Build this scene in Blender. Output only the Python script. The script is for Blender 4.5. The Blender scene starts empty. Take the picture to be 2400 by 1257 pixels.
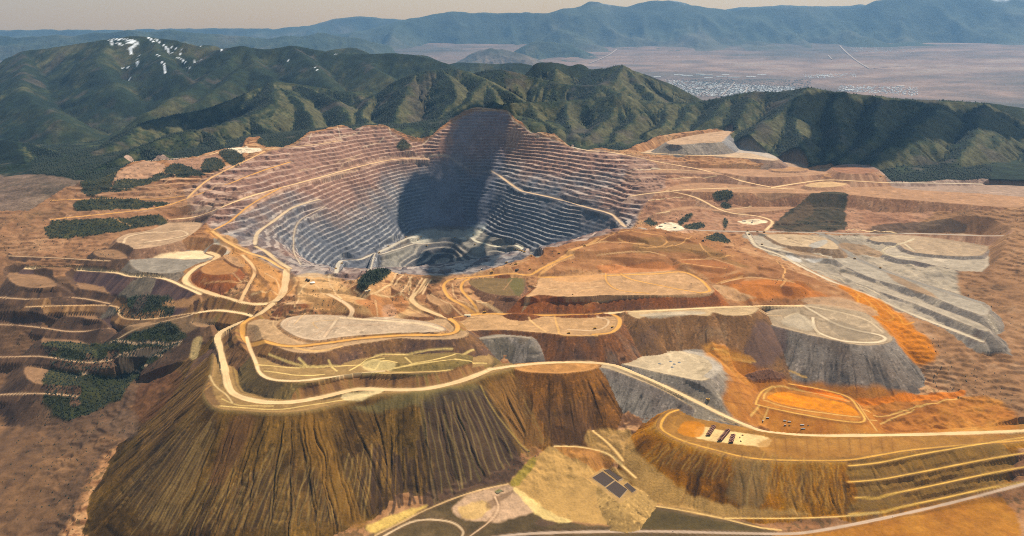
import bpy, math, random, time
import numpy as np

T0 = time.time()
sc = bpy.context.scene
col_main = sc.collection

# ------------------------------------------------------------------ camera
EYE = 1760.0                    # metres above the plain at the toe of the dumps
FPX = 1834.0                    # focal length in pixels of the 2400 px wide photograph
PITCH = math.radians(17.5)
cam_data = bpy.data.cameras.new('camera')
cam = bpy.data.objects.new('camera', cam_data)
col_main.objects.link(cam)
cam.location = (0, 0, EYE)
cam.rotation_euler = (math.radians(90) - PITCH, 0, 0)
cam_data.sensor_width = 36.0
cam_data.lens = 36.0 * FPX / 2400.0
cam_data.clip_start = 5.0
cam_data.clip_end = 200000.0
sc.camera = cam

# ------------------------------------------------------------------ sky, sun, exposure
SUN_EL, SUN_AZ = math.radians(54), math.radians(42)      # azimuth from +Y (ahead) towards +X (right)
SUN = np.array([math.cos(SUN_EL) * math.sin(SUN_AZ), math.cos(SUN_EL) * math.cos(SUN_AZ), math.sin(SUN_EL)])
world = bpy.data.worlds.new('World')
sc.world = world
world.use_nodes = True
wn = world.node_tree
wn.nodes.clear()
w_out = wn.nodes.new('ShaderNodeOutputWorld')
w_bg = wn.nodes.new('ShaderNodeBackground')
w_sky = wn.nodes.new('ShaderNodeTexSky')
w_sky.sky_type = 'NISHITA'
w_sky.sun_disc = False
w_sky.sun_elevation = SUN_EL
w_sky.sun_rotation = SUN_AZ
w_sky.altitude = 2500.0
w_sky.air_density = 3.2
w_sky.dust_density = 0.1
w_sky.ozone_density = 1.0
w_bg.inputs['Strength'].default_value = 0.07
wn.links.new(w_sky.outputs[0], w_bg.inputs[0])
wn.links.new(w_bg.outputs[0], w_out.inputs[0])

sun_data = bpy.data.lights.new('sun', 'SUN')
sun_data.energy = 5.0
sun_data.angle = math.radians(0.53)
sun_data.color = (1.0, 0.89, 0.71)
sun = bpy.data.objects.new('sun', sun_data)
col_main.objects.link(sun)
sun.location = (3000, 3000, 6000)
sun.rotation_euler = (math.radians(90) - SUN_EL, 0, math.pi - SUN_AZ)

sc.view_settings.view_transform = 'Standard'
sc.view_settings.look = 'None'
sc.view_settings.gamma = 1.0
sc.view_settings.exposure = 0.38
sc.render.engine = 'CYCLES'
sc.cycles.use_denoising = False
sc.cycles.filter_width = 1.05
sc.cycles.max_bounces = 4
sc.cycles.diffuse_bounces = 2
sc.cycles.volume_bounces = 0
sc.cycles.transparent_max_bounces = 4

HAZE_COL = (.28, .56, 1.0, 1)
HAZE_DEN = 1.4e-5

# ------------------------------------------------------------------ projection helpers
def ray(px, py):
    rx = (px - 1200.0) / FPX
    u = -(py - 628.5) / FPX
    return np.array([rx, math.cos(PITCH) + math.sin(PITCH) * u, -math.sin(PITCH) + math.cos(PITCH) * u])

def P(px, py, z):
    """world point seen at a pixel of the photograph, at a known elevation"""
    d = ray(px, py)
    t = (z - EYE) / d[2]
    return (d[0] * t, d[1] * t, z)

def PD(px, py, dist):
    """world point seen at a pixel of the photograph, at a known distance ahead"""
    d = ray(px, py)
    t = dist / d[1]
    return (d[0] * t, dist, EYE + d[2] * t)

# ------------------------------------------------------------------ noise (numpy)
def _mix(h):
    h = (h ^ (h >> np.uint32(13))) * np.uint32(1274126177)
    h ^= h >> np.uint32(16)
    return h.astype(np.float32) * np.float32(2.0 / 4294967295.0) - np.float32(1.0)

def vnoise(x, y, seed=0):
    x = np.asarray(x, np.float32); y = np.asarray(y, np.float32)
    xf = np.floor(x); yf = np.floor(y)
    fx = x - xf; fy = y - yf
    hx = xf.astype(np.int32).view(np.uint32) * np.uint32(374761393) + np.uint32((seed * 974634777) & 0xffffffff)
    hy = yf.astype(np.int32).view(np.uint32) * np.uint32(668265263)
    hx1 = hx + np.uint32(374761393); hy1 = hy + np.uint32(668265263)
    fx = fx * fx * (3 - 2 * fx); fy = fy * fy * (3 - 2 * fy)
    a = _mix(hx + hy); b = _mix(hx1 + hy); c = _mix(hx + hy1); d = _mix(hx1 + hy1)
    a += (b - a) * fx; c += (d - c) * fx
    a += (c - a) * fy
    return a

def fbm(x, y, scale, octv=4, seed=0, gain=0.5, ridged=False):
    out = np.zeros(np.shape(x), np.float32); amp = 1.0; tot = 0.0
    c, s = 0.8, 0.6
    x = (np.asarray(x) / scale).astype(np.float32); y = (np.asarray(y) / scale).astype(np.float32)
    for o in range(octv):
        n = vnoise(x, y, seed + o * 17)
        if ridged:
            n = 1 - 2 * np.abs(n)
        out += amp * n; tot += amp; amp *= gain
        x, y = (c * x - s * y) * 2.03 + 11.3, (s * x + c * y) * 2.03 - 7.1
    return out / tot

def sstep(a, b, x):
    t = np.clip((x - a) / (b - a), 0, 1)
    return t * t * (3 - 2 * t)

def lerp(a, b, t):
    return a + (b - a) * t

def ramp(cols, t):
    """piecewise-linear colour ramp over [0,1]"""
    cols = np.array(cols, np.float32)
    t = np.clip(t, 0, 0.9999) * (len(cols) - 1)
    i = t.astype(np.int32); f = (t - i)[:, None]
    return cols[i] * (1 - f) + cols[i + 1] * f

# ------------------------------------------------------------------ curve helpers
def smooth_curve(pts, closed, step=4):
    p = np.array(pts, float)
    n = len(p)
    if n < 3:
        return p
    out = []
    rng = n if closed else n - 1
    for i in range(rng):
        if closed:
            a, b, c, d = p[(i - 1) % n], p[i], p[(i + 1) % n], p[(i + 2) % n]
        else:
            a, b, c, d = p[max(i - 1, 0)], p[i], p[i + 1], p[min(i + 2, n - 1)]
        for k in range(step):
            t = k / step
            out.append(0.5 * ((2 * b) + (-a + c) * t + (2 * a - 5 * b + 4 * c - d) * t * t + (-a + 3 * b - 3 * c + d) * t ** 3))
    if not closed:
        out.append(p[-1])
    return np.array(out)

def seg_dist(X, Y, pts, closed=False):
    """distance, arc length and z of the nearest point of a polyline, for each X, Y"""
    n = len(pts)
    X = np.asarray(X, np.float32); Y = np.asarray(Y, np.float32)
    best = np.full(X.shape, 1e18, np.float32); bi = np.zeros(X.shape, np.int16); bt = np.zeros(X.shape, np.float32)
    m_n = n if closed else n - 1
    acc = np.zeros(m_n + 1); z0 = np.zeros(m_n); dz = np.zeros(m_n); Ls = np.zeros(m_n)
    for i in range(m_n):
        a = pts[i]; b = pts[(i + 1) % n]
        dx, dy = float(b[0] - a[0]), float(b[1] - a[1])
        L2 = dx * dx + dy * dy
        L = math.sqrt(L2); acc[i + 1] = acc[i] + L; z0[i] = a[2]; dz[i] = b[2] - a[2]; Ls[i] = L
        if L2 < 1e-9:
            continue
        ex = X - np.float32(a[0]); ey = Y - np.float32(a[1])
        t = ex * np.float32(dx / L2); t += ey * np.float32(dy / L2)
        np.clip(t, 0, 1, out=t)
        ex -= t * np.float32(dx); ey -= t * np.float32(dy)
        ex *= ex; ey *= ey; ex += ey
        m = ex < best
        np.copyto(best, ex, where=m); np.copyto(bt, t, where=m); bi[m] = i
    return np.sqrt(best).astype(float), acc[bi] + bt * Ls[bi], z0[bi] + bt * dz[bi]

def in_poly(X, Y, pts):
    ins = np.zeros(X.shape, bool)
    n = len(pts)
    for i in range(n):
        x0, y0 = pts[i][0], pts[i][1]
        x1, y1 = pts[(i + 1) % n][0], pts[(i + 1) % n][1]
        if y0 == y1:
            continue
        c = ((y0 > Y) != (y1 > Y)) & (X < (x1 - x0) * (Y - y0) / (y1 - y0) + x0)
        ins ^= c
    return ins

# ------------------------------------------------------------------ the terrain grid (a fan, finer where things are small)
def spread(segs):
    out = [segs[0][0]]
    for a, b, s in segs:
        n = max(1, int(round((b - a) / s)))
        out += list(np.linspace(a, b, n + 1)[1:])
    return np.array(out)
QUALITY = 1.0
AZ = spread([(-0.72, -0.60, 0.0030), (-0.60, -0.42, 0.00128), (-0.42, 0.22, 0.00102), (0.22, 0.60, 0.00128), (0.60, 0.72, 0.0030)])
RR = spread([(2290, 3900, 5.0), (3900, 5000, 7.4), (5000, 7750, 5.5), (7750, 9600, 12.5)])
NR, NC = len(RR), len(AZ)
GX = RR[:, None] * np.sin(AZ)[None, :]
GY = RR[:, None] * np.cos(AZ)[None, :]
X = GX.ravel(); Y = GY.ravel()
N = X.size

def hit(px, py):
    """where the line of sight through a pixel meets the terrain built so far"""
    d = ray(px, py)
    az = math.atan2(d[0], d[1]); sl = d[2] / math.hypot(d[0], d[1])
    j = int(np.clip(np.searchsorted(AZ, az) - 1, 0, NC - 2))
    f = (az - AZ[j]) / (AZ[j + 1] - AZ[j])
    Hg = Hh.reshape(NR, NC)
    h = Hg[:, j] * (1 - f) + Hg[:, j + 1] * f
    g = h - (EYE + sl * RR)
    k = np.nonzero(g >= 0)[0]
    if len(k) == 0:
        r = RR[-1]
    else:
        k = k[0]
        r = RR[0] if k == 0 else RR[k - 1] + (RR[k] - RR[k - 1]) * (-g[k - 1]) / (g[k] - g[k - 1])
    return (r * math.sin(az), r * math.cos(az), EYE + sl * r)

def height_at(x, y):
    r = math.hypot(x, y); az = math.atan2(x, y)
    i = int(np.clip(np.searchsorted(RR, r) - 1, 0, NR - 2)); j = int(np.clip(np.searchsorted(AZ, az) - 1, 0, NC - 2))
    f = (r - RR[i]) / (RR[i + 1] - RR[i]); g = (az - AZ[j]) / (AZ[j + 1] - AZ[j])
    Hg = Hh.reshape(NR, NC)
    return float((Hg[i, j] * (1 - g) + Hg[i, j + 1] * g) * (1 - f) + (Hg[i + 1, j] * (1 - g) + Hg[i + 1, j + 1] * g) * f)

def WP(pts, z=None):
    """pixels (with optional own elevation) to world points; without any elevation, onto the terrain"""
    out = []
    for p in pts:
        if len(p) > 2:
            out.append(P(*p))
        elif z is not None:
            out.append(P(p[0], p[1], z))
        else:
            out.append(hit(p[0], p[1]))
    return np.array(out)

def subset(pts, reach):
    x0, y0 = pts[:, 0].min() - reach, pts[:, 1].min() - reach
    x1, y1 = pts[:, 0].max() + reach, pts[:, 1].max() + reach
    return np.nonzero((X > x0) & (X < x1) & (Y > y0) & (Y < y1))[0]
# ------------------------------------------------------------------ palette (base colours, linear)
ROAD = (.60, .47, .32); ROADO = (.52, .31, .13); TAN = (.44, .28, .165); PINK = (.40, .26, .19); ORANGE = (.38, .17, .055)
RUST = (.25, .10, .045); BROWN = (.17, .10, .055); OLIVE = (.19, .145, .065); DKBROWN = (.060, .034, .024); GREY = (.22, .20, .195)
LGREY = (.40, .36, .32); PURPLE = (.16, .105, .095); GREEN = (.020, .030, .010); PALE = (.60, .48, .25); CREAM = (.62, .50, .35)

# ------------------------------------------------------------------ broad lie of the land: control points (pixel, elevation)
BASE = [
 # plain and toe of the dumps
 (880,1250,8),(950,1215,20),(1000,1180,38),(1100,1150,48),(1200,1130,52),(1250,1052,84),(1300,1040,88),(1390,1037,95),(1480,1008,132),(1550,985,140),
 (1100,1250,0),(1400,1250,-2),(1700,1250,-6),(2142,1250,-10),(2400,1250,-10),(700,1300,-20),(400,1300,-60),(100,1300,-90),(0,1150,-60),(100,1000,-10),
 (1280,1090,68),(1450,1190,12),(1400,1100,58),(1480,1130,32),(1600,1190,8),(1750,1205,2),(2000,1212,-2),(2142,1195,-4),(2400,1180,0),(1330,1230,5),
 (1468,1052,98),(1440,1030,106),
 (260,930,60),(300,900,90),(400,850,150),(430,790,205),(350,800,170),(260,830,110),(260,1030,20),(285,985,40),(330,760,230),(257,760,190),(257,870,85),
 (370,700,300),(270,690,290),
 # left middle
 (500,540,520),(380,530,495),(300,640,405),(257,640,395),(257,560,470),(257,500,560),(450,460,600),(257,440,640),(300,392,690),(450,368,725),(600,350,765),
 (500,620,450),(420,640,425),(560,720,395),(620,712,402),(500,730,372),
 (720,322,815),(800,297,852),(905,295,846),(960,320,745),(1010,320,738),(1100,262,928),(1130,253,935),(1180,262,930),(1210,290,862),(1300,320,760),(1360,345,700),
 (1400,352,688),(1500,335,720),(1600,310,748),(1720,302,768),
 # right middle
 (1880,385,640),(2050,400,612),(2142,432,580),(1500,440,545),(1500,525,432),(1560,530,415),(1700,545,400),(1850,545,398),(2142,548,395),(1800,440,538),(2000,500,438),
 (1800,600,370),(2000,620,355),(2142,620,360),(2100,700,325),(2142,740,315),(1950,640,345),(1600,366,660),(1700,402,588),(1560,490,450),(1650,500,438),(1750,492,444),(1560,410,580),(1850,412,575),
 # orange hill
 (1480,545,545),(1440,541,548),(1600,552,530),(1750,602,470),(1850,632,432),(1950,672,395),(2050,722,352),(2142,790,315),(1300,590,490),(1400,600,478),(1550,600,480),
 (1700,650,448),(1800,690,412),(1900,705,388),(1480,622,447),(1620,640,449),(1700,690,415),
 # near rim and centre
 (690,645,468),(800,656,463),(900,648,468),(1000,655,456),(880,642,478),(680,720,412),(720,720,410),(800,720,412),(900,720,408),(1000,720,410),(1060,740,400),
 (1150,720,408),(1100,660,438),(1200,640,455),(850,685,438),(1130,633,468),(1270,582,503),
 (1340,838,292),(1250,832,300),(1420,832,290),(1500,760,370),(1600,830,270),(1750,840,200),(1800,870,175),(1900,940,145),(2142,950,135),(1700,960,145),(1700,810,300),(2142,900,170),
 # pit
 (985,548,60),(1050,545,50),(1100,547,55),(950,558,72),(900,586,110),(860,605,130),(787,638,150),(1130,577,66),(1250,598,74),
 (1040,640,-90),(1010,640,-80),(960,628,-45),(1060,605,-70),(1000,605,-35),(1080,575,30),(1150,605,-40),(1180,603,-10),
 (1100,458,300),(1110,400,463),(1120,330,705),(935,482,300),(880,500,300),(840,520,300),(790,545,300),(740,565,305),
 (950,400,500),(880,420,500),(800,440,500),(740,470,500),(650,520,480),(612,565,470),
 (690,590,400),(720,618,320),(760,634,205),(800,615,165),(860,585,150),(905,565,140),(950,540,85),
 (900,345,692),(800,365,695),(700,390,682),(620,420,662),(560,450,642),(600,395,700),(500,425,655),(1000,340,671),(960,350,662),(1010,362,609),(1050,300,805),(1000,400,470),(1040,400,468),(1050,350,650),
 (1230,450,402),(1330,480,386),(1430,500,396),(1465,530,406),(1330,570,156),(1180,480,281),(1150,515,150),(1430,540,298),(1400,555,238),(1190,430,425),(1230,520,210),
 (1200,345,650),(1250,380,562),(1300,402,528),(1400,432,505),(1450,402,592),(1420,372,655),(1350,362,660),(1480,472,470),
 # beyond the edges of the picture
 (100,700,330),(100,500,560),(100,400,690),(2400,430,600),(2400,550,480),(2400,700,360),(2400,900,200),(60,880,60),(2400,1050,120),(-100,560,500),(-100,800,150),
]
bp = [P(*b) for b in BASE]
bp += [(xx, 9600, 420) for xx in range(-7000, 7001, 2000)] + [(xx, 8600, 560) for xx in range(-6000, 6001, 2000)]
bp += [(-5200, 7000, 560), (5200, 7000, 560), (-4200, 6000, 600), (4600, 6000, 600)]
bp = np.array(bp)

def mq(d2):
    return np.sqrt(d2 + 70.0 ** 2)
def rbf_fit(p):
    d2 = (p[:, None, 0] - p[None, :, 0]) ** 2 + (p[:, None, 1] - p[None, :, 1]) ** 2
    A = mq(d2); n = len(p)
    A[np.arange(n), np.arange(n)] -= 25.0
    M = np.zeros((n + 1, n + 1)); M[:n, :n] = A; M[:n, n] = 1; M[n, :n] = 1
    b = np.zeros(n + 1); m = p[:, 2].mean(); b[:n] = p[:, 2] - m
    return np.linalg.solve(M, b), m
RBW, RBM = rbf_fit(bp)
def base_h(x, y):
    out = np.full(x.shape, RBM + RBW[-1])
    for i in range(len(bp)):
        out += RBW[i] * mq((x - bp[i, 0]) ** 2 + (y - bp[i, 1]) ** 2)
    return out

def upsample(fn, k=4):
    """evaluate a smooth function on every k-th grid line and interpolate"""
    ri = np.unique(np.append(np.arange(0, NR, k), NR - 1)); ci = np.unique(np.append(np.arange(0, NC, k), NC - 1))
    res = fn(GX[np.ix_(ri, ci)].ravel(), GY[np.ix_(ri, ci)].ravel())
    multi = isinstance(res, tuple)
    outs = []
    for c in (res if multi else (res,)):
        c = np.asarray(c, float).reshape(len(ri), len(ci))
        t = np.empty((NR, len(ci)))
        fi = np.interp(np.arange(NR), ri, np.arange(len(ri))); i0 = np.minimum(fi.astype(int), len(ri) - 2); f = (fi - i0)[:, None]
        t = c[i0] * (1 - f) + c[i0 + 1] * f
        fj = np.interp(np.arange(NC), ci, np.arange(len(ci))); j0 = np.minimum(fj.astype(int), len(ci) - 2); g = (fj - j0)[None, :]
        outs.append((t[:, j0] * (1 - g) + t[:, j0 + 1] * g).ravel())
    return tuple(outs) if multi else outs[0]

Hh = upsample(base_h)
print('base', round(time.time() - T0, 1))

# ------------------------------------------------------------------ ridges of the hills and mountains: (pixel, distance ahead)
RIDGES = {   # name: list of crest polylines
 'snow': [
  [(60,120,13600),(160,105,13300),(257,92,13000),(310,85,13000),(345,88,13000),(400,95,12800),(440,105,12600),(500,118,12500),(520,115,12000),(560,107,12000),(590,112,12000),(640,115,12000),
   (690,107,12000),(740,117,12000),(800,125,11800),(870,127,11500),(930,125,11300),(1000,135,11200),(1060,155,11000),(1100,172,10900)],
  [(345,88,13000),(380,135,12000),(430,178,11100)],
  [(257,92,13000),(240,160,11600),(290,215,10600)],
  [(560,107,12000),(525,150,11300),(470,190,10600),(400,235,9700),(330,268,9200)],
  [(590,112,12000),(600,165,11000),(640,178,10600)],
  [(690,107,12000),(725,150,11200),(765,185,10500)],
  [(560,160,11000),(520,200,10300),(460,240,9700)],
  [(870,127,11500),(880,160,10800),(900,180,10400)],
  [(60,120,13600),(60,220,10600),(150,280,9300)],
 ],
 'green': [
  [(650,192,9200),(600,212,9000),(540,235,8800),(470,258,8500),(400,272,8200),(320,300,7700),(240,345,7000),(120,380,6600),(0,390,6500)],
  [(650,192,9200),(690,197,9300),(740,205,9350),(800,215,9300),(860,215,9350),(900,225,9300)],
  [(650,192,9200),(645,235,8400),(600,268,7900),(540,288,7450),(470,302,7200),(400,317,6900),(330,342,6600),(270,370,6250),(180,415,5900),(80,430,5900)],
  [(-250,330,8300),(-100,320,8200),(30,335,7600),(120,352,7200),(170,385,6600)],[(-200,380,7200),(0,400,6500),(120,430,6000)],[(30,335,7600),(60,380,6700)],
  [(650,192,9200),(700,240,8500),(730,285,7900),(740,300,7600)],
  [(690,197,9300),(780,235,8700),(820,275,8100)],
  [(600,268,7900),(625,300,7500),(650,325,7200)],
  [(470,302,7200),(500,330,6900),(520,343,6700)],[(330,342,6600),(380,360,6400)],
 ],
 'peak': [
  [(800,260,8700),(840,238,8900),(880,220,9000),(930,190,9000),(980,172,9000),(1040,162,9000),(1090,165,9000),(1130,185,8800),(1180,213,8500),(1215,235,8250)],
  [(980,172,9000),(940,230,8400),(925,290,7700)],
  [(1040,162,9000),(1060,215,8400),(1030,280,7800)],
  [(1130,185,8800),(1095,228,8300),(1050,275,7850),(1010,312,7400)],
  [(1130,185,8800),(1150,225,8350),(1160,245,8050)],
  [(880,220,9000),(850,260,8400),(860,290,7800)],
 ],
 'ridge': [
  [(1150,252,7850),(1190,243,7950),(1230,239,8050),(1300,237,8100),(1400,230,8100),(1450,222,8100),(1500,228,8200),(1560,240,8300),(1620,240,8400),(1700,225,8400),(1770,213,8400),(1830,216,8300)],
  [(1230,239,8050),(1260,275,7650),(1300,300,7300)],
  [(1330,236,8100),(1330,275,7700),(1345,318,7200)],
  [(1450,222,8100),(1420,270,7750),(1370,325,7150)],
  [(1450,222,8100),(1480,265,7800),(1440,320,7250),(1420,340,7050)],
  [(1560,240,8300),(1560,280,7800),(1520,310,7400)],
  [(1620,240,8400),(1605,275,7950),(1580,300,7600)],
  [(1700,225,8400),(1680,262,7950),(1650,295,7600)],
  [(1770,213,8400),(1735,255,7950),(1715,292,7600)],
 ],
 'dark': [
  [(1830,216,8300),(1860,210,8250),(1895,203,8200),(1940,212,8200),(2000,220,8200),(2060,225,8200),(2142,233,8200),(2300,240,8300),(2500,270,8300)],
  [(1895,203,8200),(1850,245,7750),(1790,290,7300),(1740,330,6950),(1710,340,6800)],
  [(1850,245,7750),(1860,300,7200),(1880,360,6600)],
  [(1960,215,8200),(1960,290,7400),(1930,360,6700)],
  [(2060,225,8200),(2060,280,7500),(2000,345,6850),(1960,372,6600)],
  [(2200,250,8000),(2142,305,7100),(2080,345,6750),(2040,385,6450)],
  [(2300,240,8300),(2280,320,7100),(2200,400,6400)],
  [(2500,270,8300),(2450,360,7000),(2350,420,6500)],
 ],
 'back': [
  [(1200,190,9900),(1230,170,9800),(1260,148,9800),(1310,148,9800),(1340,155,9800),(1365,150,9800),(1390,162,9700),(1425,160,9500),(1465,152,9500),(1500,168,9500),(1550,185,9500),(1600,205,9500),(1645,230,9400),(1700,260,9300)],
  [(1100,175,9500),(1130,166,9300),(1180,165,9200),(1230,178,9200),(1290,190,9100),(1350,200,9000),(1400,200,8900),(1460,218,8700)],
  [(1465,152,9500),(1440,185,9000),(1400,200,8850)],
  [(1465,152,9500),(1510,200,9000),(1540,225,8750)],
  [(1310,148,9800),(1300,180,9350)],
 ],
 'blue': [
  [(1040,155,14200),(1075,147,14200),(1110,148,14200),(1160,150,14200),(1210,148,14200),(1250,155,14200),(1300,175,14000)],
  [(740,125,14200),(775,117,14200),(830,112,14200),(850,117,14200),(880,130,14200)],
  [(440,112,14300),(490,106,14300),(530,118,14300)],
  [(950,130,14200),(1000,131,14200),(1050,150,14200)],
 ],
}
RN = list(RIDGES.keys())
RSL = {'snow': .60, 'green': .56, 'peak': .62, 'ridge': .62, 'dark': .60, 'back': .58, 'blue': .45}
def ridge_h(x, y):
    wx = x + 90 * fbm(x, y, 700, 3, 5) + 25 * fbm(x, y, 160, 2, 9)
    wy = y + 90 * fbm(x, y, 700, 3, 6) + 25 * fbm(x, y, 160, 2, 10)
    bs_ = np.zeros(x.shape); best = np.full(x.shape, -500.0); arg = np.zeros(x.shape); bd = np.zeros(x.shape)
    for k, nm in enumerate(RN):
        for line in RIDGES[nm]:
            pts = smooth_curve([PD(*q) for q in line], False, 3)
            d, s, z = seg_dist(wx, wy, pts)
            dd = np.sqrt(d * d + 30 ** 2) - 30
            h = z - RSL[nm] * dd + 0.00006 * np.minimum(dd, 2500) ** 2
            m = h > best
            best = np.where(m, h, best); arg = np.where(m, k, arg); bd = np.where(m, d, bd); bs_ = np.where(m, s + 977.0 * k, bs_)
    return best, arg, bd, bs_

def rough(x, y, d, s):
    a = np.clip(d / 250.0, 0.08, 1.0)
    sw = s + 45 * fbm(x, y, 260, 3, 35)
    g = np.abs(vnoise(sw / 150.0, d / 900.0, 36)) * 1.3 + .6 * np.abs(vnoise(sw / 58.0, d / 420.0, 37))
    gully = -np.clip(d, 0, 420) * .17 * (1 - np.clip(g, 0, 1)) ** 2
    return a * (46 * fbm(x, y, 520, 6, 31, .54, True) - 8) + gully + 7 * fbm(x, y, 60, 3, 77)

# edge of the disturbed ground: hills lie beyond it
EDGE = [(257,408,680),(280,395,690),(310,380,697),(400,375,715),(470,362,738),(520,350,757),(568,345,768),(576,326,790),(610,322,800),(622,345,770),(662,345,775),(700,325,815),
 (725,308,835),(780,297,850),(800,294,856),(830,303,836),(850,297,846),(905,293,850),(914,310,786),(950,322,740),(1010,318,745),(1060,285,845),(1105,258,930),(1130,252,935),(1185,258,930),
 (1205,280,880),(1240,300,830),(1300,318,762),(1345,345,702),(1380,352,687),(1440,352,690),(1480,345,703),(1530,325,730),(1580,312,746),(1640,308,750),(1700,300,770),(1722,305,764),
 (1700,325,730),(1690,345,698),(1760,350,690),(1800,370,656),(1870,380,645),(1900,383,641),(1950,375,650),(2000,385,636),(2050,398,616),(2100,425,586),(2142,432,580),(2300,440,580),(2600,470,560)]
edge_w = np.array([P(60, 470, 640), P(150, 430, 670)] + [P(*e) for e in EDGE])
edge_poly = np.vstack([edge_w, [(9000, 4500, 0), (9000, 0, 0), (-9000, 0, 0), (-9000, 5200, 0)]])

rh, rarg, rd, rs_ = upsample(ridge_h, 3)
rarg = np.round(rarg).astype(int)
def edge_fn(x, y):
    d, s, z = seg_dist(x, y, edge_w)
    return d, z
ed, ez = upsample(edge_fn, 3)
inside = in_poly(X, Y, edge_poly)
nat = np.minimum(rh + rough(X, Y, rd, rs_), ez + 2 + ed * 0.62 + 6 * fbm(X, Y, 120, 3, 3) * np.clip(ed / 60, 0, 1))
nat = np.maximum(nat, Hh - 40 + np.clip(40 - ed, 0, 40) + 12 * fbm(X, Y, 200, 3, 8) * np.clip(ed / 60, 0, 1))
Hh = np.where(inside, Hh, nat)
edge_in = np.where(inside, -ed, ed)       # negative in the mine
print('ridges', round(time.time() - T0, 1))

# ------------------------------------------------------------------ colour and region of every terrain point
COL = np.zeros((N, 3), np.float32)
REG = np.zeros(N, np.int32)
REGION = []                                # (name, label)
def region(name, label):
    REGION.append((name, label)); return len(REGION) - 1

def forest_colour(x, y, h, gx, gy):
    """woods, scrub, grass and bare crests"""
    n = x.size
    a = fbm(x, y, 520, 4, 40); b = fbm(x, y, 130, 4, 41); c = fbm(x, y, 28, 2, 42)
    aspect = gx * 0.9 - gy * 0.35          # drier, grassier on one side; sunlit faces also painted browner
    t = 0.40 + 0.5 * a + 0.30 * b + 1.1 * aspect
    base = ramp([(.006, .012, .007), (.010, .018, .009), (.015, .024, .011), (.034, .040, .016), (.078, .070, .030)], t)
    rock = sstep(0.25, 0.6, fbm(x, y, 330, 4, 44) + 0.35 * b)
    base = lerp(base, np.array((.075, .056, .042), np.float32), (rock * 0.6)[:, None])
    base *= (1 + 0.45 * c)[:, None]
    return base.astype(np.float32)
# ------------------------------------------------------------------ ground regions
R_MTN = {}
R_MTN['snow'] = region('mountain', 'dark forested mountain with snow patches along its crest')
R_MTN['green'] = region('mountain', 'green wooded mountain rising on the left above the terraced pit wall')
R_MTN['peak'] = region('mountain', 'rounded green peak with bare brown spurs straight above the pit')
R_MTN['ridge'] = region('mountain', 'long green ridge with steep ribs right of the shadowed pit wall')
R_MTN['dark'] = region('mountain', 'dark mountain lying under cloud shadow on the right')
R_MTN['back'] = region('mountain', 'twin-topped green ridge in front of the town in the valley')
R_MTN['blue'] = region('mountain', 'low blue foothill far behind the snowy mountain')
R_GROUND = region('ground', 'bare disturbed ground between the waste dumps')
R_PIT = region('open_pit', 'huge terraced open pit with grey floor')
for k, nm in enumerate(RN):
    REG[(~inside) & (rarg == k)] = R_MTN[nm]
REG[inside] = R_GROUND
FLOWS = np.zeros(N, np.float32)            # bench level within the pit
BENCH = np.full(N, -1, np.int32)

gy_, gx_ = np.gradient(Hh.reshape(NR, NC))
drr = np.gradient(RR)[:, None]; daz = np.gradient(AZ)[None, :] * RR[:, None]
nat_i = np.nonzero(~inside)[0]
COL[nat_i] = forest_colour(X[nat_i], Y[nat_i], Hh[nat_i], -(gx_ / daz).ravel()[nat_i], -(gy_ / drr).ravel()[nat_i])
# disturbed ground: mottled pinkish tan
ins_i = np.nonzero(inside)[0]
def mottled(x, y, cols, seed, amp=.55):
    t = .5 + amp * (fbm(x, y, 240, 4, seed) + .7 * fbm(x, y, 45, 3, seed + 3))
    c = ramp(cols, t)
    return c * (1 + .16 * fbm(x, y, 14, 2, seed + 5))[:, None]
# old workings: small uneven steps, gullies and spoil over the whole site
xi, yi = X[ins_i], Y[ins_i]
calm = np.maximum(sstep(25, 60, Hh[ins_i]), sstep(-1350, -1600, xi))
hill_w = np.array([hit(*q) for q in [(1290,592),(1350,566),(1440,545),(1500,540),(1600,552),(1700,584),(1800,618),(1900,655),(2000,700),(2100,765),(1900,705),(1700,690),(1600,640),(1480,618),(1380,635),(1250,645)]])
hd_, _, _ = seg_dist(xi, yi, hill_w, True)
calm = calm * np.where(in_poly(xi, yi, hill_w), 1 - .75 * sstep(0, 60, hd_), 1)
rel = 16 * fbm(xi, yi, 190, 5, 111, .55) + 9 * fbm(xi, yi, 70, 3, 112, .5, True)
hr = Hh[ins_i] + rel * (.15 + .85 * calm)
qs = (hr + 5 * fbm(xi, yi, 45, 2, 113)) / 13.0
hs = 13.0 * (np.floor(qs) + sstep(.45, 1.0, qs - np.floor(qs)))
stepm = sstep(-.15, .35, fbm(xi, yi, 380, 3, 114)) * calm
Hh[ins_i] = lerp(hr, hs, .75 * stepm) + 1.2 * fbm(xi, yi, 16, 2, 115)
gy_, gx_ = np.gradient(Hh.reshape(NR, NC))
steep = np.hypot((gx_ / daz).ravel()[ins_i], (gy_ / drr).ravel()[ins_i])
flatc = mottled(xi, yi, [(.20, .11, .065), (.27, .155, .09), (.34, .21, .13), (.41, .28, .18)], 101)
stc = mottled(xi, yi, [(.12, .068, .045), (.18, .10, .062), (.24, .13, .075), (.28, .18, .115)], 105)
gc = lerp(flatc, stc, sstep(.18, .62, steep)[:, None])
bush = sstep(.42, .62, fbm(xi, yi, 15, 2, 116) + .8 * fbm(xi, yi, 300, 3, 117)) * .55
COL[ins_i] = lerp(gc, np.array((.035, .034, .016), np.float32), bush[:, None])

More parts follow.
